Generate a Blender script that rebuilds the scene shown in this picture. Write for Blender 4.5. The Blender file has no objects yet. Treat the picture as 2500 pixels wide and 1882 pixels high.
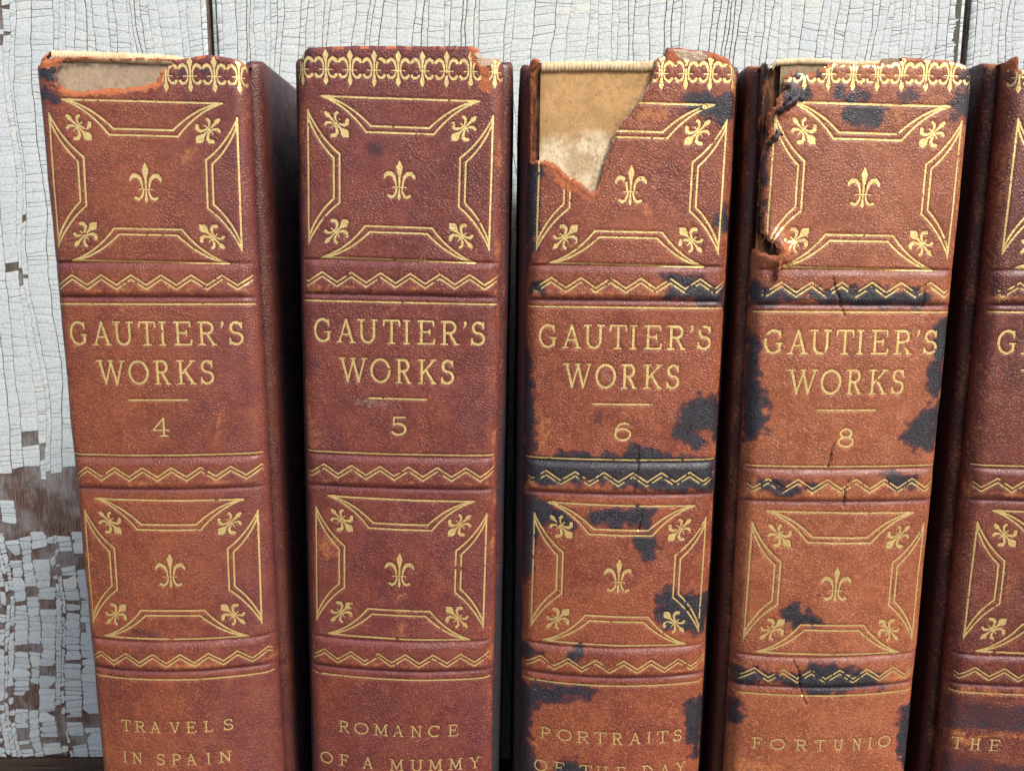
import bpy, math, random
import numpy as np
from mathutils import Matrix, Vector

sc = bpy.context.scene
MM = 0.001

# ------------------------------------------------------------------ camera
cam_d = bpy.data.cameras.new('camera')
cam = bpy.data.objects.new('camera', cam_d)
sc.collection.objects.link(cam)
PITCH, ROLL = math.radians(8.347), math.radians(0.249)
cam_d.sensor_width = 36.0
cam_d.lens = 1893.9 / 2500 * 36.0
cam_d.clip_start = 0.01
cam_d.clip_end = 500
fw = Vector((0, math.cos(PITCH), -math.sin(PITCH)))
up = Vector((0, math.sin(PITCH), math.cos(PITCH)))
rt = Vector((1, 0, 0))
R = Matrix((rt, up, -fw)).transposed().to_4x4()
cam.matrix_world = R @ Matrix.Rotation(ROLL, 4, 'Z')
sc.camera = cam

# ------------------------------------------------------------------ daylight
SUN_EL, SUN_AZ = math.radians(46), math.radians(42)      # from the upper right, in front of the books
sdir = Vector((math.cos(SUN_EL) * math.sin(SUN_AZ), -math.cos(SUN_EL) * math.cos(SUN_AZ), math.sin(SUN_EL)))
world = bpy.data.worlds.new("World")
sc.world = world
world.use_nodes = True
wn = world.node_tree.nodes; wl = world.node_tree.links
wn.clear()
sky = wn.new('ShaderNodeTexSky'); sky.sky_type = 'NISHITA'; sky.sun_disc = False
sky.sun_elevation = SUN_EL
sky.sun_rotation = math.pi - SUN_AZ
sky.air_density = 1.0; sky.dust_density = 4.0; sky.ozone_density = 1.0
bg = wn.new('ShaderNodeBackground'); bg.inputs[1].default_value = 0.08
wo = wn.new('ShaderNodeOutputWorld')
wl.new(sky.outputs[0], bg.inputs[0]); wl.new(bg.outputs[0], wo.inputs[0])
sun_d = bpy.data.lights.new('sun', 'SUN'); sun_d.energy = 1.5; sun_d.angle = math.radians(14); sun_d.color = (1.0, 0.97, 0.93)
sun = bpy.data.objects.new('sun', sun_d); sc.collection.objects.link(sun)
sun.rotation_euler = sdir.to_track_quat('Z', 'Y').to_euler()
sun.location = (0.5, -0.5, 1)
sc.view_settings.view_transform = 'Standard'
sc.view_settings.look = 'None'
sc.view_settings.gamma = 1
sc.view_settings.exposure = 1.25

# ------------------------------------------------------------------ noise
_rng = np.random.RandomState(7)
_perm = np.concatenate([_rng.permutation(512)] * 2)
_ang = _rng.rand(512) * 2 * np.pi
_gx, _gy = np.cos(_ang), np.sin(_ang)

def perlin(x, y, seed=0):
    x = np.asarray(x, float); y = np.asarray(y, float)
    xi = np.floor(x).astype(int); yi = np.floor(y).astype(int)
    xf = x - xi; yf = y - yi
    u = xf * xf * xf * (xf * (xf * 6 - 15) + 10); v = yf * yf * yf * (yf * (yf * 6 - 15) + 10)
    def g(a, b, dx, dy):
        h = _perm[(_perm[(a + seed * 37) & 511] + b + seed * 91) & 511]
        return _gx[h] * dx + _gy[h] * dy
    n00 = g(xi, yi, xf, yf); n10 = g(xi + 1, yi, xf - 1, yf)
    n01 = g(xi, yi + 1, xf, yf - 1); n11 = g(xi + 1, yi + 1, xf - 1, yf - 1)
    return (n00 * (1 - u) + n10 * u) * (1 - v) + (n01 * (1 - u) + n11 * u) * v

def fbm(x, y, seed=0, oct=4):
    s = 0; a = 1
    for k in range(oct):
        s = s + a * perlin(x * 2 ** k, y * 2 ** k, seed + k * 5); a *= 0.5
    return s

def sstep(a, b, x):
    t = np.clip((x - a) / (b - a), 0, 1)
    return t * t * (3 - 2 * t)

def poly_sdf(px, py, poly):
    """signed distance, positive inside"""
    P = np.array(poly, float); n = len(P)
    d = np.full(px.shape, 1e9); inside = np.zeros(px.shape, bool)
    for i in range(n):
        ax, ay = P[i]; bx, by = P[(i + 1) % n]
        ex, ey = bx - ax, by - ay
        wx, wy = px - ax, py - ay
        t = np.clip((wx * ex + wy * ey) / max(ex * ex + ey * ey, 1e-9), 0, 1)
        d = np.minimum(d, (wx - ex * t) ** 2 + (wy - ey * t) ** 2)
        if ay != by:
            c = (ay > py) != (by > py)
            inside ^= c & (px < (bx - ax) * (py - ay) / (by - ay) + ax)
    d = np.sqrt(d)
    return np.where(inside, d, -d)

def stroke_sdf(px, py, pts):
    """pts: (x, y, r): capsule chain of varying radius, positive inside"""
    out = np.full(px.shape, -1e9)
    if len(pts) == 1:
        x, y, r = pts[0]
        return r - np.hypot(px - x, py - y)
    for (ax, ay, ar), (bx, by, br) in zip(pts[:-1], pts[1:]):
        ex, ey = bx - ax, by - ay
        t = np.clip(((px - ax) * ex + (py - ay) * ey) / max(ex * ex + ey * ey, 1e-9), 0, 1)
        out = np.maximum(out, ar + (br - ar) * t - np.hypot(px - ax - ex * t, py - ay - ey * t))
    return out

# ------------------------------------------------------------------ objects
def mesh_obj(name, verts, faces=None, mat=None, parent=None, loops=None, totals=None, smooth=True, attrs=None):
    me = bpy.data.meshes.new(name)
    if faces is not None:
        F = np.asarray(faces)
        loops = F.reshape(-1); totals = np.full(len(F), F.shape[1])
    verts = np.asarray(verts, np.float32)
    me.vertices.add(len(verts)); me.vertices.foreach_set('co', verts.reshape(-1))
    me.loops.add(len(loops)); me.loops.foreach_set('vertex_index', np.asarray(loops, np.int32))
    me.polygons.add(len(totals))
    st = np.concatenate([[0], np.cumsum(totals)[:-1]])
    me.polygons.foreach_set('loop_start', np.asarray(st, np.int32))
    me.polygons.foreach_set('loop_total', np.asarray(totals, np.int32))
    if smooth: me.polygons.foreach_set('use_smooth', np.ones(len(totals), bool))
    me.update(calc_edges=True)
    for k, a in (attrs or {}).items():
        at = me.attributes.new(k, 'FLOAT_COLOR', 'POINT')
        at.data.foreach_set('color', np.asarray(a, np.float32).reshape(-1))
    if mat: me.materials.append(mat)
    o = bpy.data.objects.new(name, me); sc.collection.objects.link(o)
    if parent: o.parent = parent
    return o

def grid_faces(nr, nc, keep=None):
    idx = np.arange(nr * nc).reshape(nr, nc)
    q = np.stack([idx[:-1, :-1], idx[:-1, 1:], idx[1:, 1:], idx[1:, :-1]], -1).reshape(-1, 4)
    if keep is not None:
        k = keep
        kk = (k[:-1, :-1] & k[:-1, 1:] & k[1:, 1:] & k[1:, :-1]).reshape(-1)
        q = q[kk]
    return q

def compact(verts, faces, attrs):
    used = np.unique(faces)
    m = np.full(len(verts), -1); m[used] = np.arange(len(used))
    return verts[used], m[faces], {k: v[used] for k, v in attrs.items()}

# marching squares -> filled polygons (positive field is filled)
def fill_field(F, x0, y0, h):
    ny, nx = F.shape
    a, b, c, d = F[:-1, :-1], F[:-1, 1:], F[1:, 1:], F[1:, :-1]      # corners ccw
    case = (a > 0) * 1 + (b > 0) * 2 + (c > 0) * 4 + (d > 0) * 8
    V = []; L = []; T = []; base = 0
    cx = [0, 1, 1, 0]; cy = [0, 0, 1, 1]
    iy, ix = np.nonzero(case)
    cs = case[iy, ix]
    vals = np.stack([a[iy, ix], b[iy, ix], c[iy, ix], d[iy, ix]], 1)
    for k in range(1, 16):
        sel = cs == k
        if not sel.any(): continue
        w = vals[sel]; gx = ix[sel]; gy = iy[sel]
        ins = [(k >> i) & 1 for i in range(4)]
        pts = []
        for i in range(4):
            j = (i + 1) % 4
            if ins[i]: pts.append((gx + cx[i] + 0.0 * gx, gy + cy[i] + 0.0 * gy))
            if ins[i] != ins[j]:
                t = w[:, i] / (w[:, i] - w[:, j])
                pts.append((gx + cx[i] + (cx[j] - cx[i]) * t, gy + cy[i] + (cy[j] - cy[i]) * t))
        n = len(pts)
        P = np.stack([np.stack(p, -1) for p in pts], 1)              # m,n,2
        m = len(P)
        V.append(P.reshape(-1, 2)); L.append(np.arange(m * n) + base); T.append(np.full(m, n)); base += m * n
    if not V: return None
    V = np.concatenate(V)
    V = np.stack([x0 + V[:, 0] * h, y0 + V[:, 1] * h], 1)
    L = np.concatenate(L); T = np.concatenate(T)
    key = np.round(V / (h * 0.02)).astype(np.int64)
    _, first, inv = np.unique(key[:, 0] * 10000019 + key[:, 1], return_index=True, return_inverse=True)
    return V[first], inv[L], T

# ------------------------------------------------------------------ material helper
class NT:
    def __init__(s, name):
        s.m = bpy.data.materials.new(name); s.m.use_nodes = True
        s.n = s.m.node_tree.nodes; s.l = s.m.node_tree.links
        s.n.clear()
        s.out = s.n.new('ShaderNodeOutputMaterial'); s.b = s.n.new('ShaderNodeBsdfPrincipled')
        s.l.new(s.b.outputs[0], s.out.inputs[0])
        s.tc = s.n.new('ShaderNodeTexCoord')
    def put(s, sock, v):
        if hasattr(v, 'links') or isinstance(v, bpy.types.NodeSocket): s.l.new(v, sock)
        elif isinstance(v, (tuple, list)) and len(v) == 3 and sock.type == 'RGBA': sock.default_value = (*v, 1)
        else: sock.default_value = v
    def map(s, scale=(1, 1, 1), rot=(0, 0, 0), loc=(0, 0, 0), src=None):
        m = s.n.new('ShaderNodeMapping'); m.inputs['Scale'].default_value = scale; m.inputs['Rotation'].default_value = rot; m.inputs['Location'].default_value = loc
        s.l.new(src or s.tc.outputs['Object'], m.inputs['Vector']); return m.outputs[0]
    def noise(s, scale, detail=4, rough=0.55, vec=None, dist=0.0, lac=2.0):
        n = s.n.new('ShaderNodeTexNoise'); n.inputs['Scale'].default_value = scale; n.inputs['Detail'].default_value = detail
        n.inputs['Roughness'].default_value = rough; n.inputs['Distortion'].default_value = dist; n.inputs['Lacunarity'].default_value = lac
        s.l.new(vec or s.tc.outputs['Object'], n.inputs['Vector']); return n
    def voro(s, scale, feature='F1', vec=None, rnd=1.0):
        n = s.n.new('ShaderNodeTexVoronoi'); n.feature = feature; n.inputs['Scale'].default_value = scale
        n.inputs['Randomness'].default_value = rnd
        s.l.new(vec or s.tc.outputs['Object'], n.inputs['Vector']); return n
    def math(s, op, a, b=None, c=None, clamp=False):
        n = s.n.new('ShaderNodeMath'); n.operation = op; n.use_clamp = clamp
        s.put(n.inputs[0], a)
        if b is not None: s.put(n.inputs[1], b)
        if c is not None: s.put(n.inputs[2], c)
        return n.outputs[0]
    def ramp(s, v, a, b, lo=0.0, hi=1.0, smooth=True):
        n = s.n.new('ShaderNodeMapRange'); n.interpolation_type = 'SMOOTHSTEP' if smooth else 'LINEAR'
        s.put(n.inputs[0], v); n.inputs[1].default_value = a; n.inputs[2].default_value = b
        n.inputs[3].default_value = lo; n.inputs[4].default_value = hi; return n.outputs[0]
    def mix(s, f, a, b, mode='MIX'):
        n = s.n.new('ShaderNodeMix'); n.data_type = 'RGBA'; n.blend_type = mode
        s.put(n.inputs['Factor'], f); s.put(n.inputs[6], a); s.put(n.inputs[7], b); return n.outputs[2]
    def attr(s, name):
        a = s.n.new('ShaderNodeAttribute'); a.attribute_name = name
        sp = s.n.new('ShaderNodeSeparateColor'); s.l.new(a.outputs['Color'], sp.inputs[0])
        return sp.outputs[0], sp.outputs[1], sp.outputs[2], a.outputs['Alpha']
    def warp(s, vec, scale, amt):
        n = s.noise(scale, 2, 0.5, vec)
        sub = s.n.new('ShaderNodeVectorMath'); sub.operation = 'SUBTRACT'; s.l.new(n.outputs['Color'], sub.inputs[0]); sub.inputs[1].default_value = (.5, .5, .5)
        sc_ = s.n.new('ShaderNodeVectorMath'); sc_.operation = 'SCALE'; s.l.new(sub.outputs[0], sc_.inputs[0]); sc_.inputs['Scale'].default_value = amt
        ad = s.n.new('ShaderNodeVectorMath'); ad.operation = 'ADD'; s.l.new(vec, ad.inputs[0]); s.l.new(sc_.outputs[0], ad.inputs[1])
        return ad.outputs[0]
    def bump(s, h, dist, strength=1.0, normal=None):
        b = s.n.new('ShaderNodeBump'); b.inputs['Distance'].default_value = dist; s.put(b.inputs['Strength'], strength)
        s.l.new(h, b.inputs['Height'])
        if normal is not None: s.l.new(normal, b.inputs['Normal'])
        return b.outputs[0]
    def done(s, col, rough, normal=None, metal=0.0, spec=0.5, **kw):
        s.put(s.b.inputs['Base Color'], col); s.put(s.b.inputs['Roughness'], rough)
        s.put(s.b.inputs['Metallic'], metal); s.put(s.b.inputs['Specular IOR Level'], spec)
        if normal is not None: s.l.new(normal, s.b.inputs['Normal'])
        for k, v in kw.items(): s.put(s.b.inputs[k], v)
        return s.m

def leather(name, base, dark, light, seed=0.0, grain=1.0, blackamt=0.0):
    """grained calf: masks R black stain (plus painted gap shade on covers), G rubbed, B raw suede, A purple shade; marks R scuff, G flesh side, B crack, A plain"""
    t = NT(name)
    mm = t.map((1000, 1000, 1000), loc=(seed * 13.7, seed * 7.1, seed * 29.3))
    r, g, b, a = t.attr('masks'); r2, g2, b2, a2 = t.attr('marks')
    w = t.warp(mm, 0.35, 1.2)
    big = t.noise(0.055, 5, 0.6, mm).outputs[0]
    mid = t.noise(0.28, 5, 0.65, mm).outputs[0]
    fine = t.noise(1.7, 4, 0.7, mm).outputs[0]
    gv = t.voro(1.75, 'DISTANCE_TO_EDGE', t.warp(mm, 1.3, 0.7)).outputs['Distance']
    gv2 = t.voro(3.2, 'F1', w).outputs['Distance']
    col = t.mix(t.ramp(t.math('ADD', t.math('MULTIPLY', big, .6), t.math('MULTIPLY', mid, .4)), 0.36, 0.60), dark, base)
    col = t.mix(t.ramp(mid, 0.5, 0.8, 0, 0.55), col, light)
    # worn grain tops and darker grain valleys
    edge = t.ramp(gv, 0.02, 0.20)
    col = t.mix(t.math('MULTIPLY', t.math('SUBTRACT', 1.0, edge), 0.45), col, tuple(v * 0.38 for v in dark))
    col = t.mix(t.math('MULTIPLY', t.ramp(fine, 0.50, 0.70), 0.45), col, tuple(min(1, v * 1.25 + 0.03) for v in light))
    # rubbed
    rub = t.ramp(t.math('ADD', g, t.math('MULTIPLY', t.math('SUBTRACT', fine, 0.5), 1.6)), 0.35, 1.0, 0, 0.75)
    col = t.mix(rub, col, (0.50, 0.185, 0.062))
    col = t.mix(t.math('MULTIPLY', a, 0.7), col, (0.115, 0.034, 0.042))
    # iron-black staining with a ragged edge, plus painted gap shade on covers
    bl = t.math('ADD', r, t.math('MULTIPLY', t.math('SUBTRACT', mid, 0.5), 1.3))
    if blackamt: bl = t.math('ADD', bl, t.ramp(t.noise(0.075, 4, 0.6, t.map((1000, 1000, 1000), loc=(seed * 51, 3, 9))).outputs[0], 0.58, 0.66, 0, blackamt))
    bl = t.math('ADD', bl, t.math('MULTIPLY', t.math('SUBTRACT', fine, 0.5), 0.6))
    halo = t.ramp(bl, 0.14, 0.5, 0, 0.8)
    col = t.mix(halo, col, (0.062, 0.022, 0.030))
    core = t.ramp(bl, 0.36, 0.95, 0, 0.93)
    col = t.mix(core, col, t.mix(edge, (0.014, 0.015, 0.020), (0.034, 0.039, 0.050)))
    # raw suede
    rawf = t.ramp(t.math('ADD', b, t.math('MULTIPLY', t.math('SUBTRACT', mid, 0.5), 0.6)), 0.38, 0.62)
    rawc = t.mix(fine, (0.20, 0.045, 0.02), (0.62, 0.22, 0.10))
    col = t.mix(rawf, col, rawc)
    col = t.mix(t.ramp(t.math('ADD', r2, t.math('MULTIPLY', t.math('SUBTRACT', fine, .5), 1.2)), 0.4, 0.9, 0, 0.55), col, (0.30, 0.25, 0.22))
    col = t.mix(t.ramp(t.math('ADD', g2, t.math('MULTIPLY', t.math('SUBTRACT', mid, .5), .8)), 0.35, 0.6), col, t.mix(fine, (0.25, 0.15, 0.09), (0.62, 0.47, 0.33)))
    col = t.mix(t.ramp(b2, 0.3, 0.8), col, (0.012, 0.007, 0.006))
    hgt = t.math('ADD', t.math('MULTIPLY', t.ramp(gv, 0.0, 0.3), 0.75), t.math('MULTIPLY', fine, 0.9))
    hgt = t.math('ADD', hgt, t.math('MULTIPLY', gv2, 0.35))
    soft = t.noise(0.16, 3, 0.6, t.map((1000, 1000, 1000), loc=(seed * 3, 8, 2))).outputs[0]
    stg = t.math('MULTIPLY', t.ramp(soft, 0.36, 0.62, 0.28, 0.85), t.math('SUBTRACT', 1.0, t.math('MULTIPLY', rub, 0.55)))
    # fine scratches and hairs of wear
    sv_ = t.map((260, 1000, 1900), rot=(0, math.radians(35), 0), loc=(seed, 2, 5))
    scr = t.ramp(t.noise(1.0, 3, .5, sv_).outputs[0], .70, .76, 0, .35)
    col = t.mix(scr, col, tuple(min(1, v * 1.6 + .06) for v in light))
    nb = t.bump(hgt, 0.000105, t.math('MULTIPLY', stg, grain))
    rough = t.math('ADD', t.ramp(mid, 0.3, 0.7, 0.34, 0.50), t.math('MULTIPLY', rawf, 0.35))
    rough = t.math('ADD', rough, t.math('MULTIPLY', rub, 0.15), clamp=True)
    return t.done(col, rough, nb, spec=t.math('SUBTRACT', 0.44, t.math('MULTIPLY', rawf, 0.3)))

def gold_mat():
    t = NT('stamped_gold')
    mm = t.map((1000, 1000, 1000))
    f = t.noise(2.6, 4, 0.65, mm).outputs[0]
    m = t.noise(0.25, 3, 0.5, mm).outputs[0]
    col = t.mix(t.ramp(f, 0.35, 0.75), (0.84, 0.57, 0.20), (1.0, 0.84, 0.40))
    col = t.mix(t.ramp(m, 0.5, 0.75, 0, 0.35), col, (0.52, 0.32, 0.13))
    nb = t.bump(t.math('ADD', f, t.noise(.9, 2, .5, mm).outputs[0]), 0.00012, 0.8)
    return t.done(col, t.ramp(f, 0.3, 0.7, 0.44, 0.22), nb, metal=0.62, spec=0.5)

def board_paper(name, tan, pale, zsplit):
    t = NT(name)
    mm = t.map((1000, 1000, 1000))
    sep = t.n.new('ShaderNodeSeparateXYZ'); t.l.new(mm, sep.inputs[0])
    n1 = t.noise(1.3, 5, 0.75, t.map((1100, 1000, 900)), dist=1.0).outputs[0]
    n2 = t.noise(0.12, 4, 0.6, mm).outputs[0]
    zz = t.math('ADD', sep.outputs[2], t.math('MULTIPLY', t.math('SUBTRACT', n2, 0.5), 12.0))
    f = t.ramp(zz, zsplit - 2.5, zsplit + 2.5)
    c = t.mix(f, pale, tan)
    c = t.mix(t.ramp(n1, 0.46, 0.66, 0, 0.75), c, tuple(v * 0.55 for v in tan))
    c = t.mix(t.ramp(n2, 0.45, 0.62, 0, 0.55), c, tuple(v * 0.62 for v in tan))
    n4 = t.noise(.4, 5, .7, mm).outputs[0]
    c = t.mix(t.ramp(n4, 0.5, 0.66, 0, 0.45), c, tuple(v * 0.6 for v in tan))
    sp = t.voro(0.35, 'F1', mm).outputs['Distance']
    c = t.mix(t.ramp(sp, 0.10, 0.06, 0, 0.6), c, (0.13, 0.07, 0.03))
    return t.done(c, 0.85, t.bump(n1, 0.00012, 0.5), spec=0.2)
# ------------------------------------------------------------------ shared design of the set (mm; z = 0 at the rule under the number)
SK = 1.0
LINE = 0.18
def arc(cx, cy, rx, ry, a0, a1, n=12):
    return [(cx + rx * math.cos(math.radians(a0 + (a1 - a0) * k / n)), cy + ry * math.sin(math.radians(a0 + (a1 - a0) * k / n))) for k in range(n + 1)]
def bez(p0, c, p1, n=10):
    return [((1 - t) ** 2 * p0[0] + 2 * t * (1 - t) * c[0] + t * t * p1[0], (1 - t) ** 2 * p0[1] + 2 * t * (1 - t) * c[1] + t * t * p1[1]) for t in [k / n for k in range(n + 1)]]

# stroke alphabet: T thick, t thin, s serif
GL = {
 'A': [('t', [(.13, 0), (.5, 1)]), ('T', [(.5, 1), (.86, 0)]), ('t', [(.26, .34), (.73, .34)]), ('s', [(0, 0), (.27, 0)]), ('s', [(.7, 0), (1, 0)])],
 'C': [('T', arc(.54, .5, .5, .5, 48, 310, 20)), ('s', [(.9, .98), (.9, .72)])],
 'D': [('T', [(.2, 0), (.2, 1)]), ('T', [(.2, 1), (.45, 1)] + arc(.45, .5, .5, .5, 90, -90, 14) + [(.2, 0)]), ('s', [(.02, 0), (.3, 0)]), ('s', [(.02, 1), (.3, 1)])],
 'E': [('T', [(.2, 0), (.2, 1)]), ('t', [(.02, 1), (.9, 1), (.93, .82)]), ('t', [(.2, .53), (.7, .53)]), ('s', [(.7, .64), (.7, .42)]), ('t', [(.02, 0), (.94, 0), (1, .2)])],
 'F': [('T', [(.22, 0), (.22, 1)]), ('t', [(.02, 1), (.93, 1), (.97, .8)]), ('t', [(.22, .52), (.72, .52)]), ('s', [(.72, .64), (.72, .4)]), ('s', [(.02, 0), (.48, 0)])],
 'G': [('T', arc(.52, .5, .5, .5, 47, 322, 20)), ('T', [(.9, .1), (.9, .42)]), ('s', [(.68, .43), (1.02, .43)]), ('s', [(.88, .98), (.9, .7)])],
 'H': [('T', [(.2, 0), (.2, 1)]), ('T', [(.8, 0), (.8, 1)]), ('t', [(.2, .52), (.8, .52)])] + [('s', [(x - .17, y), (x + .17, y)]) for x in (.2, .8) for y in (0, 1)],
 'I': [('T', [(.5, 0), (.5, 1)]), ('s', [(.1, 0), (.9, 0)]), ('s', [(.1, 1), (.9, 1)])],
 'K': [('T', [(.19, 0), (.19, 1)]), ('t', [(.88, 1), (.22, .4)]), ('T', [(.42, .58), (.88, 0)]), ('s', [(.02, 0), (.38, 0)]), ('s', [(.02, 1), (.38, 1)]), ('s', [(.72, 1), (1, 1)]), ('s', [(.74, 0), (1, 0)])],
 'L': [('T', [(.24, 0), (.24, 1)]), ('s', [(.04, 1), (.46, 1)]), ('t', [(.04, 0), (.92, 0), (1, .22)])],
 'M': [('t', [(.14, 0), (.17, 1)]), ('T', [(.17, 1), (.5, .12)]), ('t', [(.5, .12), (.83, 1)]), ('T', [(.83, 1), (.87, 0)]), ('s', [(0, 0), (.28, 0)]), ('s', [(.7, 0), (1, 0)]), ('s', [(0, 1), (.18, 1)]), ('s', [(.82, 1), (1, 1)])],
 'N': [('t', [(.17, 0), (.17, 1)]), ('T', [(.17, 1), (.84, .02)]), ('t', [(.84, 0), (.84, 1)]), ('s', [(0, 0), (.33, 0)]), ('s', [(0, 1), (.18, 1)]), ('s', [(.68, 1), (1, 1)])],
 'O': [('T', arc(.5, .5, .48, .5, 0, 360, 28))],
 'P': [('T', [(.22, 0), (.22, 1)]), ('T', [(.22, 1), (.56, 1)] + arc(.56, .74, .36, .26, 90, -90, 10) + [(.22, .48)]), ('s', [(.02, 0), (.46, 0)]), ('s', [(.02, 1), (.22, 1)])],
 'R': [('T', [(.19, 0), (.19, 1)]), ('T', [(.19, 1), (.52, 1)] + arc(.52, .75, .3, .25, 90, -90, 10) + [(.19, .5)]), ('T', [(.48, .5), (.86, 0)]), ('s', [(.02, 0), (.38, 0)]), ('s', [(.76, 0), (1, 0)]), ('s', [(.02, 1), (.19, 1)])],
 'S': [('T', arc(.5, .755, .36, .245, 28, 262, 12) + arc(.48, .26, .42, .26, 82, -152, 14)), ('s', [(.84, .98), (.84, .74)]), ('s', [(.1, .28), (.08, .02)])],
 'T': [('T', [(.5, 0), (.5, 1)]), ('t', [(0, .8), (.04, 1), (.96, 1), (1, .8)]), ('s', [(.3, 0), (.7, 0)])],
 'U': [('T', [(.17, 1), (.17, .34)] + arc(.5, .34, .33, .34, 180, 360, 14) + [(.83, 1)]), ('s', [(0, 1), (.34, 1)]), ('s', [(.68, 1), (1, 1)])],
 'V': [('T', [(.14, 1), (.5, 0)]), ('t', [(.5, 0), (.86, 1)]), ('s', [(0, 1), (.3, 1)]), ('s', [(.7, 1), (1, 1)])],
 'W': [('T', [(.1, 1), (.3, 0)]), ('t', [(.3, 0), (.52, 1)]), ('T', [(.5, .98), (.7, 0)]), ('t', [(.7, 0), (.92, 1)]), ('s', [(0, 1), (.2, 1)]), ('s', [(.42, 1), (.58, 1)]), ('s', [(.83, 1), (1, 1)])],
 'Y': [('T', [(.14, 1), (.5, .48)]), ('t', [(.86, 1), (.5, .48)]), ('T', [(.5, .5), (.5, 0)]), ('s', [(0, 1), (.3, 1)]), ('s', [(.72, 1), (1, 1)]), ('s', [(.3, 0), (.7, 0)])],
 "'": [('a', [(.55, .97), (.6, .88), (.3, .72)])],
 '4': [('T', [(.68, 0), (.68, 1)]), ('t', [(.66, 1), (0, .33), (1, .33)]), ('s', [(.44, 0), (.92, 0)])],
 '5': [('t', [(.88, 1), (.2, 1), (.15, .57)]), ('T', arc(.46, .32, .46, .32, 128, -148, 16))],
 '6': [('T', arc(.5, .33, .48, .33, 0, 360, 22)), ('T', [(.03, .36), (.08, .66), (.28, .92), (.58, 1.0), (.84, .93)])],
 '8': [('T', arc(.5, .76, .34, .24, 0, 360, 18)), ('T', arc(.5, .27, .46, .27, 0, 360, 20))],
}
def glyph(ch, x0, x1, z0, z1, wt=0.245):
    W = {'T': wt, 't': wt * .72, 's': wt * .62}
    out = []
    for k, pts in GL[ch]:
        if k == 'a':
            q = [(x0 + (x1 - x0) * x, z0 + (z1 - z0) * y) for x, y in pts]
            out.append([(q[0][0], q[0][1], .26), (q[1][0], q[1][1], .24), (q[2][0], q[2][1], .06)])
        else:
            i = W[k] * .6
            out.append([(x0 + i + (x1 - x0 - 2 * i) * x, z0 + i + (z1 - z0 - 2 * i) * y, W[k]) for x, y in pts])
    return out
def mir(st): return st + [[(-x, y, r) for x, y, r in s] for s in st]
FLEUR_A = [[(0, 3.7, .05), (0, 3.0, .36), (0, 2.4, .58), (0, 1.6, .42), (0, .6, .22), (0, -1.0, .15)], [(-1.3, -1.25, .12), (1.3, -1.25, .12)],
           [(0, -1.5, .12), (0, -2.6, .22), (0, -3.15, .32), (0, -3.7, .05)]] + mir([
           [(-.62, -1.0, .13), (-.72, -.2, .2), (-1.0, .7, .3), (-1.55, 1.22, .38), (-2.2, 1.3, .4), (-2.7, .85, .3), (-2.85, .45, .2)],
           [(-.5, -1.5, .13), (-.62, -2.2, .2), (-.98, -2.85, .24), (-1.5, -3.12, .26), (-2.0, -2.85, .26)]])
FLEUR_B = [[(0, 3.25, .04), (0, 2.75, .34), (0, 2.25, .62), (0, 1.8, .42), (0, 1.0, .2), (0, -.9, .2), (0, -1.7, .35), (0, -2.3, .52), (0, -2.75, .3), (0, -3.2, .04)],
           [(-1.25, -.3, .11), (1.25, -.3, .11)]] + mir([
           [(-.42, -.1, .15), (-.5, .7, .22), (-.8, 1.4, .32), (-1.3, 1.72, .36), (-1.75, 1.5, .36), (-2.0, 1.15, .3)],
           [(-.42, -.5, .13), (-.6, -1.15, .2), (-1.05, -1.6, .26), (-1.6, -1.6, .3), (-1.9, -1.2, .32)]])
FLEUR_C = [[(0, 3.1, .04), (0, 2.5, .42), (0, 2.05, .74), (0, 1.6, .5), (0, .9, .2), (0, -.9, .16), (0, -1.9, .22), (0, -2.4, .42), (0, -2.9, .3), (0, -3.0, .1)],
           [(-1.1, -.35, .11), (1.1, -.35, .11)]] + mir([
           [(-.36, -.2, .13), (-.5, .4, .2), (-.95, 1.0, .28), (-1.5, 1.1, .33), (-1.95, .7, .33)],
           [(-.36, -.5, .12), (-.6, -1.1, .2), (-1.05, -1.55, .24), (-1.5, -1.5, .28)]])
def xf(st, ang=0, s=1, dx=0, dz=0):
    c, n = math.cos(ang), math.sin(ang)
    return [[(dx + s * (x * c - y * n), dz + s * (x * n + y * c), r * s) for x, y, r in q] for q in st]
def line(pts, r=LINE):
    return [(x, y, r) for x, y in pts]

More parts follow.
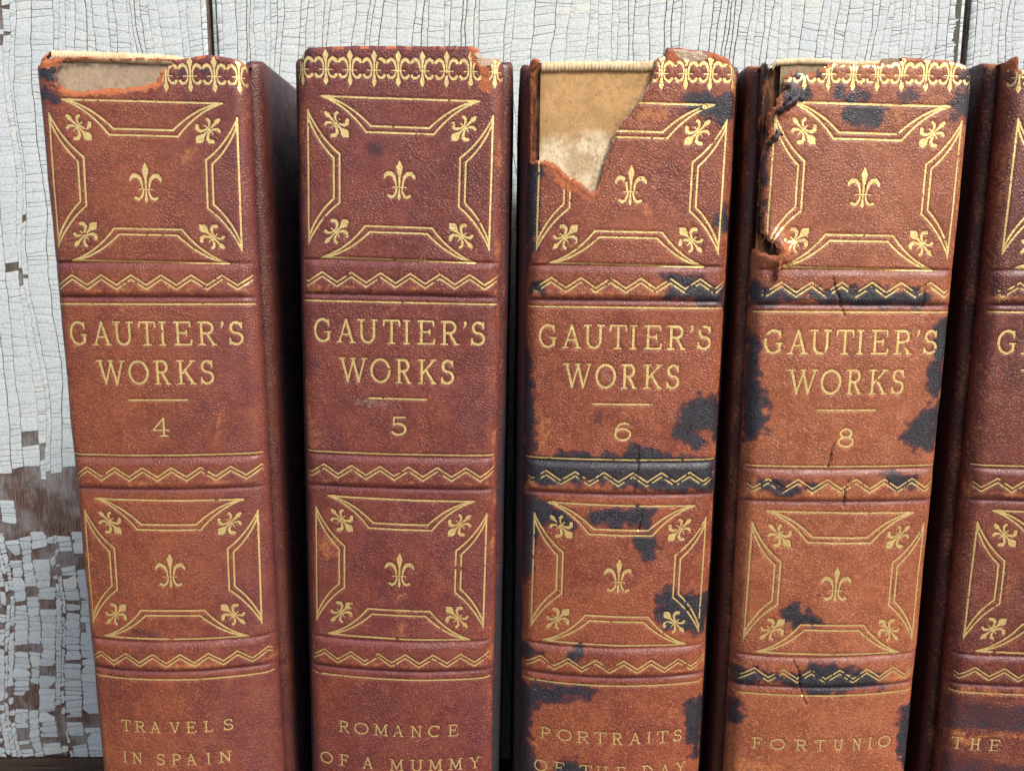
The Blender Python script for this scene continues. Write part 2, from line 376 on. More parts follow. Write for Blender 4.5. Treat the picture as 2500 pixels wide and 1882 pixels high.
ROT = -0.0158
def frame_elements(zc):
    """ (name, strokes) for the stamped panel centred at height zc """
    E = []
    L = LINE
    def tap(pts, r0, r1): n = len(pts) - 1; return [(x, y, r0 + (r1 - r0) * (k / n) ** .7) for k, (x, y) in enumerate(pts)]
    top = [tap([(-14.9, 14.9), (-13.4, 14.88)], .1, .24), line([(-13.6, 14.85), (13.6, 14.85)]), tap([(14.9, 14.9), (13.4, 14.88)], .1, .24)]
    for m in (-1, 1):
        a = bez((-14.7, 14.85), (-9.9, 13.2), (-6.4, 8.65)); b = bez((-13.6, 14.7), (-9.3, 13.5), (-5.5, 9.75))
        top += [line([(m * -x, y) for x, y in a]), line([(m * -x, y) for x, y in b])]
    top += [line([(-6.4, 8.65), (6.4, 8.65)]), line([(-5.5, 9.75), (5.5, 9.75)])]
    side = [line([(-17.4, 12.3), (-17.4, -12.2)], .18), tap([(-17.45, 12.4), (-17.3, 10.6)], .12, .26), tap([(-17.45, -12.4), (-17.3, -10.6)], .12, .26)]
    for m in (-1, 1):
        a = bez((-17.4, 12.1), (-15.0, 7.2), (-11.4, 4.5)); b = bez((-17.35, 11.0), (-15.7, 6.6), (-12.5, 3.75))
        side += [line([(x, m * y) for x, y in a]), line([(x, m * y) for x, y in b])]
    side += [line([(-11.4, 4.5), (-11.4, -4.5)]), line([(-12.5, 3.75), (-12.5, -3.75)])]
    flipv = lambda st: [[(x, -y, r) for x, y, r in s] for s in st]
    fliph = lambda st: [[(-x, y, r) for x, y, r in s] for s in st]
    E.append(('gilt_panel_border', top)); E.append(('gilt_panel_border', flipv(top)))
    E.append(('gilt_panel_border', side)); E.append(('gilt_panel_border', fliph(side)))
    E.append(('gilt_fleur_de_lis', xf(FLEUR_A)))
    for sx, sz, an in ((-1, 1, 225), (1, 1, 135), (-1, -1, 315), (1, -1, 45)):
        E.append(('gilt_corner_fleur', xf(FLEUR_C, math.radians(an), 1.03, sx * 11.9, sz * 9.8)))
    return [(n, xf(s, ROT, 1, 0, zc)) for n, s in E]

def zigzag(z_up, x0=-18.6, x1=19.0, per=5.72, ph=-15.6):
    out = []
    for dz, r in ((0, .155), (-.85, .155)):
        pts = []; k0 = int(math.floor((x0 - ph) / (per / 2))) - 1
        for k in range(k0, k0 + 20):
            x = ph + k * per / 2; y = z_up + dz - (1.9 if k % 2 else 0)
            pts.append((x, y))
        # clip to the spine width
        xs = np.array([p[0] for p in pts]); ys = np.array([p[1] for p in pts])
        keep = [(x, y) for x, y in pts if x0 < x < x1]
        keep = [(x0, float(np.interp(x0, xs, ys)))] + keep + [(x1, float(np.interp(x1, xs, ys)))]
        out.append(line(keep, r))
    return out

TITLE = dict(
 g=[('G', -16.9, -13.5), ('A', -12.4, -8.6), ('U', -8.2, -4.2), ('T', -3.2, .15), ('I', .65, 2.2), ('E', 3.5, 7.0), ('R', 8.0, 11.65), ("'", 12.2, 13.3), ('S', 13.8, 16.9)],
 w=[('W', -12.0, -6.35), ('O', -5.75, -1.75), ('R', -.75, 2.4), ('K', 3.6, 7.3), ('S', 8.0, 10.9)])
BANDS = [(31.8, 37.6), (-6.7, -1.0), (-45.9, -40.2)]
SUB = {
 '4': [([('T', -12.9, -10.7), ('R', -9.9, -7.4), ('A', -6.5, -4.2), ('V', -2.3, 0.0), ('E', 1.2, 3.3), ('L', 4.8, 6.6), ('S', 8.6, 10.8)], -60.1, -57.6, 0),
       ([('I', -13.1, -12.2), ('N', -11.0, -8.7), ('S', -5.6, -3.6), ('P', -2.3, -.2), ('A', .8, 2.9), ('I', 4.9, 5.9), ('N', 7.5, 10.0)], -67.4, -64.9, 0)],
 '5': [([('R', -13.1, -10.7), ('O', -9.7, -6.6), ('M', -5.5, -2.4), ('A', -1.5, .9), ('N', 2.3, 4.8), ('C', 6.0, 8.6), ('E', 10.2, 12.3)], -60.9, -58.3, 0),
       ([('O', -17.4, -14.5), ('F', -13.0, -11.0), ('A', -8.0, -5.6), ('M', -2.1, .9), ('U', 2.3, 5.0), ('M', 6.1, 9.1), ('M', 10.4, 13.3), ('Y', 14.7, 17.1)], -68.7, -66.1, 0)],
 '6': [([('P', -15.4, -13.1), ('O', -11.7, -8.7), ('R', -7.8, -4.9), ('T', -4.1, -1.5), ('R', -.4, 1.9), ('A', 3.3, 5.8), ('I', 7.0, 8.0), ('T', 9.2, 11.7), ('S', 12.6, 14.8)], -61.1, -58.5, 0),
       ([('O', -16.5, -13.7), ('F', -12.3, -10.1), ('T', -6.9, -4.3), ('H', -4.0 + .4, -.8), ('E', .7, 2.9), ('D', 6.2, 8.6), ('A', 10.1, 12.4), ('Y', 13.6, 15.9)], -68.9, -66.2, 0)],
 '8': [([('F', -14.8, -12.8), ('O', -11.2, -8.2), ('R', -6.2, -3.6), ('T', -2.2, .2), ('U', 1.7, 3.9), ('N', 5.8, 7.8), ('I', 9.2, 10.2), ('O', 11.5, 14.4)], -60.2, -57.8, 0)],
 '9': [([('T', -17.9, -15.7), ('H', -14.4, -12.2), ('E', -10.6, -8.3)], -60.7, -58.2, 0)],
}
K = 1.0415
POSE = {  # X, Y, Z of the z = 0 rule at mid-spine, spine skew, tilt, rounding top and bottom (m)
 '4': (-.06704, .14557, -.03562, 2.284, -.072, .00026, .00288),
 '5': (-.02149, .14500, -.03509, -1.390, .947, -.0001, .00209),
 '6': (.02109, .14418, -.03581, -.609, .311, .00032, .00276),
 '8': (.06246, .14190, -.03635, 1.894, .048, .0, .00209),
 '9': (.10588, .14240, -.03633, .113, .152, .0006, .0014),
}
GROUND = -.1936
HW = 19.5      # half width of the spine face
RC = 2.6       # corner radius

# cross-section of the leather: s (mm along the skin) -> x, depth, normal
def _section():
    pts = [(0.0, 0.0)]; s = [0.0]
    def put(x, d):
        s.append(s[-1] + math.hypot(x - pts[-1][0], d - pts[-1][1])); pts.append((x, d))
    fx = HW - RC
    for k in range(1, 30): put(fx * k / 29, 0)
    for k in range(1, 17):
        a = k / 16 * math.pi / 2; put(fx + RC * math.sin(a), RC * (1 - math.cos(a)))
    for x, d in ((19.45, 3.0), (19.3, 3.6), (18.95, 4.2), (18.8, 4.9), (18.85, 5.6), (19.0, 6.6)): put(x, d)
    return np.array(s), np.array(pts)
SS, SP = _section()
SMAX = SS[-1]
# gilding coordinates use the chord (x) on the face and the arc beyond it, so s == x up to the corner
def surf(s, z, h, pose, base):
    """book-local coordinates in metres of skin point (s, z) lifted h mm"""
    X, Y, Z, yaw, rb, sg0, sg1 = pose
    a = np.abs(s); sg = np.sign(s)
    x = np.interp(a, SS, SP[:, 0]); d = np.interp(a, SS, SP[:, 1])
    e = 0.15
    tx = np.interp(a + e, SS, SP[:, 0]) - np.interp(a - e, SS, SP[:, 0]); td = np.interp(a + e, SS, SP[:, 1]) - np.interp(a - e, SS, SP[:, 1])
    tx = np.where(a < e, 1.0, tx); td = np.where(a < e, 0.0, td)
    n = np.hypot(tx, td); nx, nd = td / n, -tx / n
    t = (68.0 - z) / 116.1
    t = np.minimum(t, 1.25)
    sag = (sg0 + (sg1 - sg0) * t) * 1000 * K * (np.minimum(a, 19.05) / 19.05) ** 2
    px = sg * (x + nx * h); pd = d + nd * h + sag
    pd = pd + px * math.tan(math.radians(yaw)) * np.clip(1 - (d - 3) / 4, 0, 1)
    return np.stack([px * MM, pd * MM, (z - base) * MM], -1)

def skin_height(s, z, B, top):
    """relief of the leather in mm (without the grain)"""
    h = np.zeros_like(s)
    a = np.abs(s)
    for z0, z1 in BANDS:
        zz = z + 0.08 * perlin(s * .2, z * .2, 3)
        f = sstep(z0 - .35, z0 + .9, zz) * (1 - sstep(z1 - .9, z1 + .35, zz))
        h += (0.31 + .14 * perlin(s * .13, z * 0 + z0, 7 + B['seed'])) * f * (1 - sstep(HW - 3.5, HW - .5, a))
        for zz0, w, dp in ((z0 - .45, .32, .30), (z1 + .4, .28, .30)):
            h -= dp * (1 + .7 * perlin(s * .17, z * .1, 8 + B['seed'])) * np.exp(-((zz - zz0) / w) ** 2) * (1 - sstep(HW - 2, HW + 1, a))
    h += 0.16 * fbm(s * .11, z * .07, 11 + B['seed'], 3)
    return h

FLEUR_B = [[(x, y, r * .86) for x, y, r in q] for q in FLEUR_B]

# outlines of the tears, stains and worn places of every spine, in mm on its skin
DATA = {
 '6': {
  'black': [[(9.0,69.3),(12.7,70.1),(15.5,69.4),(18.3,70.2),(19.2,69.1),(19.5,65.3),(17.2,64.2),(15.2,65.0),(13.7,65.8),(11.4,66.3),(9.4,66.6),(8.0,67.4),(9.9,67.9),(8.8,68.7)],[(16.1,48.3),(17.8,49.2),(19.5,49.1),(19.8,45.2),(17.7,44.9),(15.9,46.0)],[(-20.3,57.3),(-17.1,57.0),(-17.4,50.6),(-17.6,44.9),(-18.0,40.9),(-18.9,38.5),(-20.3,38.2),(-20.5,50.6)],[(6.8,35.8),(10.1,36.4),(13.4,36.2),(14.1,35.0),(16.5,34.7),(19.3,33.8),(19.5,30.6),(15.2,30.5),(11.5,32.3),(7.5,32.3),(8.4,34.0)],[(-18.4,34.4),(-16.0,34.1),(-15.9,32.8),(-17.8,32.4),(-18.7,33.2)],[(-20.7,23.8),(-19.2,20.1),(-18.2,16.5),(-17.8,10.2),(-17.4,5.5),(-17.5,0.4),(-20.4,-0.4),(-20.8,13.2)],[(19.6,13.1),(16.1,12.9),(13.0,12.3),(11.5,10.7),(11.0,8.2),(10.0,6.1),(10.5,4.2),(13.4,3.2),(15.0,2.2),(16.3,3.1),(15.8,5.4),(16.4,6.0),(18.4,4.7),(19.7,4.3)],[(-17.5,0.4),(-11.2,1.1),(-3.6,1.0),(-0.2,1.7),(2.5,3.2),(5.0,2.9),(7.8,1.7),(10.4,0.7),(20.0,0.2),(20.0,-6.6),(13.8,-6.1),(7.5,-6.3),(3.1,-5.9),(-1.9,-4.4),(-4.9,-4.5),(-11.1,-5.0),(-16.3,-5.3),(-20.4,-5.9),(-20.5,-0.1)],[(-20.7,-7.8),(-16.5,-8.2),(-14.1,-9.5),(-11.3,-10.8),(-9.5,-12.5),(-8.4,-13.6),(-10.2,-14.2),(-12.9,-13.8),(-15.0,-14.3),(-16.4,-13.3),(-16.7,-15.9),(-17.0,-19.6),(-17.3,-24.2),(-19.1,-26.2),(-20.7,-26.0)],[(-6.1,-10.6),(-4.1,-9.8),(4.2,-9.7),(6.7,-10.4),(6.8,-12.2),(5.8,-13.8),(-1.2,-13.5),(-4.7,-13.4),(-5.7,-12.0)],[(3.4,-15.8),(7.3,-15.7),(8.1,-18.0),(7.4,-20.2),(6.0,-20.9),(4.6,-19.8),(3.3,-17.6)],[(7.8,-30.6),(8.4,-28.0),(10.6,-26.8),(12.4,-27.8),(15.0,-28.0),(19.5,-28.4),(19.6,-37.6),(15.4,-36.7),(12.4,-36.1),(9.4,-34.8),(7.6,-33.2)],[(-10.0,-40.8),(-7.2,-39.8),(-6.8,-41.7),(-8.9,-43.0),(-10.3,-42.0)],[(-20.4,-41.0),(-16.7,-40.8),(-15.3,-41.8),(-17.8,-43.3),(-20.5,-43.4)],[(-20.3,-49.7),(-14.1,-48.6),(-8.7,-48.4),(-3.0,-48.8),(-5.1,-50.4),(-10.5,-51.7),(-15.1,-52.7),(-17.3,-55.1),(-17.6,-58.4),(-17.9,-62.5),(-16.8,-64.6),(-15.6,-68.7),(-15.2,-70.8),(-20.8,-72.3),(-20.6,-55.0)],[(20.1,-52.2),(16.2,-52.0),(13.9,-52.9),(15.6,-55.4),(15.4,-59.4),(16.8,-64.1),(18.9,-66.9),(20.0,-58.2)],[(-10.9,-65.2),(-7.7,-65.2),(-5.5,-67.1),(-4.7,-69.3),(-11.9,-70.2)]],
  'weak': [[(-6.5,7.8),(-4.7,10.6),(-3.5,9.1),(-4.0,7.2),(-5.5,6.9)]],
  'grey': [[(-5.2,18.0),(-3.1,18.3),(-2.7,15.9),(-4.8,15.5)]],
  'rub': [[(2.8,52.7),(4.2,52.7),(4.0,50.1),(3.8,47.9),(2.1,47.9),(3.2,50.4)],[(0.0,68.1),(7.1,67.4),(5.8,64.1),(0.1,64.0)],[(-15.4,33.5),(-10.4,33.9),(-4.4,33.5),(-4.4,32.3),(-14.8,32.3)],[(1.2,33.7),(6.0,34.0),(6.3,32.8),(1.6,32.5)],[(-17.2,8.1),(-14.4,7.9),(-14.6,4.7),(-15.5,1.2),(-17.2,1.1)],[(-16.3,-5.3),(-8.0,-4.2),(-1.9,-4.4),(-2.1,-5.3),(-14.2,-5.8)],[(-17.9,-61.7),(-16.1,-62.1),(-15.7,-65.2),(-17.5,-65.2)],[(10.9,-53.3),(14.0,-54.0),(13.2,-55.1),(11.8,-55.8)],[(-15.1,-7.8),(4.2,-7.9),(14.7,-7.7),(14.8,-8.4),(-13.0,-8.7)],[(-15.7,-65.2),(-12.7,-65.5),(-12.3,-68.0),(-14.9,-68.5)]],
  'flesh': [[(6.6,77.4),(9.8,77.5),(13.0,77.1),(13.2,75.9),(11.0,75.2),(8.2,75.9)]],
  'raw': [[(-17.4,57.6),(-14.5,57.3),(-11.3,54.5),(-7.8,51.2),(-5.6,54.6),(-6.1,51.2),(-7.3,49.8),(-10.1,51.7),(-12.4,51.7),(-15.1,55.4)],[(6.2,76.8),(8.7,76.5),(8.2,75.3),(6.2,75.3)],[(13.3,77.1),(15.1,77.1),(18.0,75.8),(18.7,74.2),(14.7,75.5),(13.5,76.0)],[(-19.9,75.8),(-17.1,75.6),(-18.5,71.8),(-18.6,62.3),(-19.3,62.3),(-19.3,69.9)]],
  'miss': [[(-18.8,73.7),(-17.1,75.6),(3.7,75.7),(3.6,73.8),(3.0,71.7),(1.4,68.9),(-0.8,66.2),(-3.0,63.4),(-4.3,59.6),(-5.1,56.8),(-5.7,54.3),(-6.9,51.8),(-7.8,52.3),(-9.6,53.8),(-11.9,54.9),(-13.4,56.5),(-15.1,57.3),(-17.4,57.7),(-18.7,57.6)]],
  'crack': [[(3.0,2.9),(3.2,0.4),(3.0,-2.4),(2.6,-5.0),(2.4,-6.7)],[(2.8,-4.3),(2.4,-6.5)],[(4.3,-10.4),(3.7,-14.4)]],
  'top': [(-20.5,74.0),(-20.1,75.3),(-19.1,76.1),(-17.8,75.9),(-17.1,75.4),(-7.3,75.6),(3.7,75.6),(5.1,76.4),(5.7,76.8),(5.8,77.9),(8.5,78.0),(9.8,77.6),(13.2,77.4),(14.9,77.1),(17.2,76.2),(18.3,75.2),(19.0,73.7)],
  'band': [(-17.2,75.4),(-7.3,75.6),(4.0,75.6)],
 },
 '8': {
  'black': [[(-6.3,70.7),(-4.1,69.3),(-1.7,70.8),(-0.2,70.5),(0.2,68.8),(-1.6,68.5),(-4.6,68.4),(-6.5,69.3)],[(-3.9,67.3),(-0.0,67.9),(3.1,67.1),(2.7,64.8),(-0.6,63.6),(-3.1,64.1),(-4.5,65.8)],[(6.2,70.0),(8.0,70.9),(8.7,69.5),(7.3,68.6)],[(19.4,74.4),(16.2,73.5),(17.3,70.9),(16.0,69.5),(15.3,67.5),(16.4,65.5),(17.9,65.7),(19.9,63.7),(19.9,69.5)],[(-14.9,70.9),(-12.5,71.2),(-10.2,69.2),(-13.2,68.3),(-16.0,68.6)],[(-20.7,35.8),(-17.2,34.7),(-12.4,33.8),(-9.4,33.0),(-7.7,34.2),(-3.7,35.0),(2.3,34.8),(8.3,34.5),(12.9,34.0),(14.5,33.1),(12.8,31.3),(5.6,31.3),(-1.6,31.3),(-3.8,32.1),(-9.4,32.1),(-13.8,31.5),(-20.5,31.2)],[(19.5,29.5),(16.4,29.0),(15.7,26.9),(16.5,25.1),(15.7,20.9),(15.3,17.9),(15.9,14.8),(17.6,13.9),(19.8,14.8),(19.8,23.9)],[(19.4,12.6),(16.2,12.1),(14.2,9.9),(12.1,8.1),(11.4,5.7),(12.5,3.5),(14.8,2.8),(17.4,3.3),(18.7,4.9),(19.5,8.6)],[(-20.5,26.8),(-17.8,25.0),(-17.9,22.3),(-18.0,19.3),(-17.3,16.3),(-15.7,14.8),(-15.3,13.0),(-16.4,11.2),(-15.4,8.7),(-16.1,6.2),(-18.1,5.0),(-20.1,4.3),(-20.4,14.8),(-20.6,23.8)],[(-16.5,-3.1),(-13.2,-2.7),(-10.2,-3.6),(-7.2,-3.6),(-4.1,-3.6),(-8.6,-5.5),(-13.1,-5.6),(-16.1,-4.7)],[(8.1,-1.1),(14.6,-1.6),(14.8,-3.8),(11.0,-5.0),(8.9,-3.7)],[(-10.3,-29.5),(-9.7,-28.0),(-8.7,-27.7),(-7.3,-28.7),(-6.6,-29.8),(-5.2,-29.4),(-4.1,-30.1),(-3.0,-31.6),(-2.2,-32.7),(-7.1,-32.8),(-10.2,-32.1)],[(-20.1,-42.2),(-15.0,-42.5),(-11.6,-43.4),(-8.8,-44.0),(-5.8,-42.0),(-1.0,-40.5),(2.6,-41.7),(7.8,-42.7),(11.4,-44.8),(11.2,-46.3),(7.4,-46.4),(4.4,-46.7),(-2.7,-48.0),(-6.3,-46.6),(-10.5,-44.9),(-16.5,-46.1),(-19.9,-46.1)],[(19.8,-51.6),(16.5,-52.3),(15.6,-55.3),(16.8,-59.5),(16.8,-63.4),(19.4,-68.0),(19.8,-60.0)],[(-19.8,-48.8),(-17.6,-50.8),(-16.5,-53.8),(-18.1,-55.2),(-20.1,-55.5),(-20.4,-49.6)]],
  'rub': [[(3.4,68.0),(6.5,67.4),(6.0,65.4),(4.1,65.7)],[(9.9,70.1),(14.4,69.8),(14.6,68.3),(10.6,68.3)],[(-9.3,73.5),(1.1,74.3),(7.1,74.6),(13.3,72.4),(4.3,71.4),(-8.0,72.4)],[(-10.7,66.9),(-6.4,67.0),(-4.4,64.7),(-6.8,64.7)],[(-12.3,32.1),(-7.6,32.6),(-3.8,32.0),(-3.4,31.3),(-10.8,31.4)],[(-18.5,-4.8),(-14.5,-5.6),(-8.6,-5.8),(-1.0,-5.4),(2.2,-6.4),(-3.9,-7.3),(-17.4,-7.3)],[(6.9,-6.2),(18.4,-5.9),(18.5,-7.2),(8.6,-7.5)],[(-21.6,-18.8),(-19.9,-20.5),(-18.8,-28.5),(-20.4,-29.4)],[(-19.1,-62.8),(-14.0,-62.5),(-8.8,-63.6),(-6.9,-65.9),(-18.9,-67.2)],[(-17.3,-18.5),(-15.0,-18.8),(-15.2,-20.6),(-17.5,-20.7)],[(11.8,-44.5),(17.8,-44.7),(18.0,-47.1),(12.8,-46.9)]],
  'grey': [[(-17.8,48.8),(-16.7,48.5),(-15.9,43.4),(-17.0,43.8)]],
  'flesh': [[(5.0,-19.7),(7.0,-17.9),(9.3,-18.7),(9.1,-21.6),(8.2,-23.9),(6.3,-22.6)]],
  'raw': [[(-19.5,60.6),(-18.8,63.2),(-18.3,63.6),(-16.9,63.2),(-17.6,61.0),(-18.6,59.0),(-19.3,57.0),(-19.7,55.7),(-20.2,58.3)],[(-19.4,49.9),(-17.9,49.7),(-17.3,43.6),(-15.8,42.3),(-14.2,42.5),(-14.2,46.1),(-13.4,45.3),(-13.5,40.7),(-15.0,40.5),(-17.3,42.5),(-19.1,44.9)],[(-12.9,73.4),(-8.8,74.4),(-7.5,75.3),(-6.7,74.9),(-8.7,73.4),(-11.4,72.7)]],
  'miss': [[(-18.8,74.3),(-17.7,76.0),(-2.2,77.2),(-2.1,75.8),(-7.5,75.3),(-8.8,74.5),(-11.9,73.3),(-12.9,73.5),(-13.4,73.9),(-14.8,73.8),(-16.0,72.6),(-16.1,70.6),(-15.4,70.4),(-17.4,68.9),(-17.4,67.7),(-18.7,66.4),(-19.2,65.4),(-19.2,64.8),(-19.0,63.2),(-19.5,61.1),(-20.2,59.6),(-20.4,55.7),(-20.8,52.4),(-24.0,52.4),(-24.4,59.6),(-19.8,66.1),(-19.3,71.2)],[(-23.9,54.1),(-19.5,54.1),(-19.5,49.7),(-19.0,44.9),(-17.4,43.4),(-16.2,42.5),(-15.0,40.9),(-15.7,40.5),(-17.6,41.1),(-19.5,41.8),(-20.8,42.0),(-23.2,41.9)],[(-12.3,73.0),(-9.1,74.8),(-7.7,75.1),(-3.0,74.9),(0.3,75.1),(3.1,75.4),(5.4,75.8),(5.7,76.7),(5.1,78.8),(-13.5,78.5)]],
  'crack': [[(-4.8,36.8),(-4.2,34.8),(-3.5,33.0),(-2.8,31.3),(-1.9,29.2)],[(13.1,35.7),(13.1,33.1),(13.0,31.3)],[(-2.3,4.8),(-2.7,2.7),(-3.3,-0.1)],[(0.9,-2.6),(0.4,-5.1),(0.4,-8.0)],[(-7.7,-40.2),(-6.5,-42.8),(-6.1,-45.8),(-5.1,-48.5),(-4.3,-50.3)],[(-4.0,-27.2),(-3.3,-26.5)]],
  'top': [(-20.4,75.0),(-19.9,75.5),(-19.0,75.0),(-18.5,74.9),(-17.7,75.8),(-15.8,76.0),(-13.4,76.3),(-9.2,76.1),(-3.0,75.7),(1.7,76.0),(2.2,76.6),(5.3,76.6),(5.9,76.4),(11.2,76.1),(15.2,75.8),(17.3,75.3),(18.8,74.3)],
  'band': [(-18.5,75.1),(-17.7,75.8),(-13.0,76.1),(-9.2,76.1),(-3.0,75.7),(1.7,75.9)],
 },
 '4': {
  'black': [[(-18.1,73.8),(-14.8,74.1),(-15.4,72.2),(-17.8,71.8),(-19.1,71.8)],[(-19.3,70.2),(-16.2,69.9),(-14.7,68.6),(-16.1,67.4),(-19.5,67.9)],[(7.1,73.6),(8.4,73.9),(8.7,72.4),(7.3,72.1)],[(11.1,73.6),(12.9,74.0),(13.1,72.5),(11.7,72.2)]],
  'weak': [[(-9.5,-36.8),(-5.4,-37.1),(-2.6,-38.0),(-4.8,-38.6),(-8.8,-38.0)]],
  'rub': [[(-5.9,33.6),(-0.6,33.3),(-0.6,32.2),(-5.7,32.4)],[(3.9,34.0),(8.0,34.0),(8.2,31.9),(4.1,32.2)],[(11.0,9.1),(12.9,10.3),(11.9,3.3),(9.5,2.8)],[(-18.9,22.1),(-17.5,23.3),(-17.5,6.5),(-18.8,3.3)],[(-18.5,-20.5),(-16.1,-20.3),(-16.9,-37.4),(-19.0,-37.7)],[(20.1,75.6),(21.8,75.6),(21.0,63.6),(19.6,63.6)],[(6.2,58.7),(9.4,60.1),(9.5,56.7),(6.7,55.7)]],
  'raw': [[(-15.3,70.5),(-14.2,70.2),(-11.5,69.8),(-7.4,70.2),(-0.6,70.7),(2.7,71.5),(3.7,73.6),(5.0,73.6),(4.1,70.7),(0.7,69.5),(-7.5,69.0),(-13.0,68.5),(-14.6,69.2)],[(-18.3,74.7),(-17.3,75.2),(-13.8,75.4),(-14.9,74.1),(-16.2,73.5),(-18.1,73.8)]],
  'miss': [[(-14.9,74.1),(-13.6,74.9),(-11.6,75.2),(-4.3,75.2),(1.1,75.4),(5.8,75.3),(6.2,75.0),(3.7,73.6),(3.5,72.6),(2.7,71.5),(-0.6,70.7),(-7.4,70.2),(-11.5,69.7),(-13.8,70.3),(-14.8,71.3),(-15.1,72.6)],[(-16.1,76.9),(-16.6,75.5),(-12.9,75.8),(-9.7,75.9),(-5.7,75.6),(1.1,75.9),(7.2,75.7),(9.3,76.2),(11.1,76.7),(11.2,78.7),(-16.0,78.3)]],
  'top': [(-18.3,74.6),(-17.7,75.6),(-15.9,77.2),(-4.9,77.0),(5.2,76.7),(8.6,76.1),(13.0,76.6),(16.0,76.2),(18.4,75.7),(19.4,75.2)],
  'band': [(-16.0,77.1),(-4.9,76.9),(5.2,76.6),(8.2,76.1)],
 },
 '5': {
  'weak': [[(-6.4,59.3),(-4.0,60.5),(-2.2,59.4),(-3.4,57.9),(-5.5,57.3)],[(-18.8,18.3),(-16.6,19.0),(-16.0,17.2),(-17.9,16.5)]],
  'black': [[(-18.5,75.3),(-16.9,75.4),(-17.3,73.7),(-18.6,73.9)]],
  'grey': [[(-9.9,10.9),(-6.5,11.6),(-1.8,10.5),(-2.1,8.9),(-6.5,8.8),(-9.3,9.6)]],
  'rub': [[(13.4,71.6),(16.3,71.7),(16.4,69.1),(14.0,69.1)],[(-9.0,33.4),(-1.8,33.6),(-1.8,31.8),(-8.4,31.9)],[(-19.6,14.3),(-18.6,14.3),(-16.3,3.4),(-16.7,0.5),(-19.6,0.3)],[(-18.4,34.4),(-13.3,32.7),(-13.3,31.5),(-18.8,32.0)],[(-18.4,-5.1),(-13.9,-5.8),(-13.9,-6.8),(-18.8,-6.7)],[(-16.9,-16.9),(-12.6,-18.1),(-12.6,-23.2),(-17.0,-22.9)],[(-0.1,-28.9),(1.0,-28.8),(1.7,-34.8),(1.7,-38.6),(-1.1,-38.7)],[(-19.3,-39.5),(-17.4,-39.3),(-17.5,-43.9),(-19.5,-44.2)]],
  'flesh': [[(13.9,76.1),(15.2,76.0),(17.7,75.3),(17.5,74.2),(16.0,73.9),(14.5,74.7)]],
  'raw': [[(13.0,77.5),(13.9,77.3),(14.5,75.0),(16.9,73.4),(17.0,69.4),(14.9,69.7),(15.1,73.1),(13.0,75.3)]],
  'miss': [[(14.6,77.1),(15.7,75.5),(17.9,75.5),(18.0,76.2),(17.3,77.8),(15.6,78.6)]],
  'top': [(-19.7,71.7),(-19.2,74.2),(-18.2,75.9),(-17.0,76.9),(-8.0,77.4),(5.7,77.5),(13.2,77.6),(14.4,77.3),(16.0,76.0),(17.9,75.7),(19.1,75.2),(19.9,73.7)],
 },
 '9': {
  'weak': [[(-20.0,-50.0),(-11.8,-50.0),(-3.1,-50.5),(-2.5,-55.9),(-11.3,-55.7),(-19.1,-56.5)],[(-19.4,-61.6),(-12.4,-62.4),(-7.0,-63.7),(-1.7,-63.6),(-1.0,-69.9),(-19.7,-70.7)]],
  'rub': [[(-18.4,-56.4),(-11.2,-56.5),(-2.4,-56.6),(-2.3,-57.8),(-11.0,-58.4),(-17.7,-61.1),(-18.9,-58.8)],[(-18.6,-46.4),(-5.2,-46.3),(-5.0,-48.2),(-17.7,-48.7)],[(-11.1,-22.0),(-9.7,-22.3),(-9.2,-26.7),(-10.6,-26.7)],[(-20.6,72.6),(-18.5,72.4),(-17.7,67.0),(-18.8,64.2),(-20.3,68.7)],[(-19.7,62.4),(-18.5,61.0),(-17.8,50.9),(-18.7,50.8)]],
  'raw': [[(-21.1,76.2),(-19.2,76.1),(-17.9,76.8),(-17.2,72.9),(-18.7,74.1),(-20.8,74.6)]],
  'top': [(-21.1,76.2),(-19.4,76.1),(-18.8,76.5),(-18.1,77.0),(-17.9,76.3),(-18.3,74.9),(-17.1,74.6),(-15.7,74.9),(-10.5,75.2)],
 },
}
# ------------------------------------------------------------------ painted board wall
WY = 0.286
PLANKS = [(-.300, -.1067), (-.1053, .1573), (.1587, .330)]
def substrate_mat():
    t = NT('weathered_wood')
    mm = t.map((1000, 1000, 1000))
    r, g, b, a = t.attr('worn')
    gr = t.noise(1.0, 6, .75, t.map((900, 900, 130)), dist=.6).outputs[0]
    gr2 = t.noise(1.0, 5, .65, t.map((2600, 2600, 120))).outputs[0]
    bl = t.noise(.06, 4, .6, mm).outputs[0]
    wood = t.mix(t.ramp(gr, .35, .7), (.085, .052, .043), (.23, .155, .125))
    wood = t.mix(t.ramp(bl, .42, .62, 0, .75), wood, t.mix(gr2, (.19, .17, .155), (.40, .40, .41)))
    wood = t.mix(t.ramp(gr2, .54, .66, 0, .8), wood, (.03, .02, .017))
    wood = t.mix(t.ramp(t.noise(1.0, 5, .7, t.map((1500, 1500, 200), loc=(3, 3, 3))).outputs[0], .56, .66, 0, .6), wood, (.36, .35, .34))
    crackfill = t.mix(gr2, (.045, .045, .034), (.13, .135, .10))
    c = t.mix(r, crackfill, wood)
    return t.done(c, .9, t.bump(t.math('ADD', gr, gr2), .0006, .8), spec=.2)
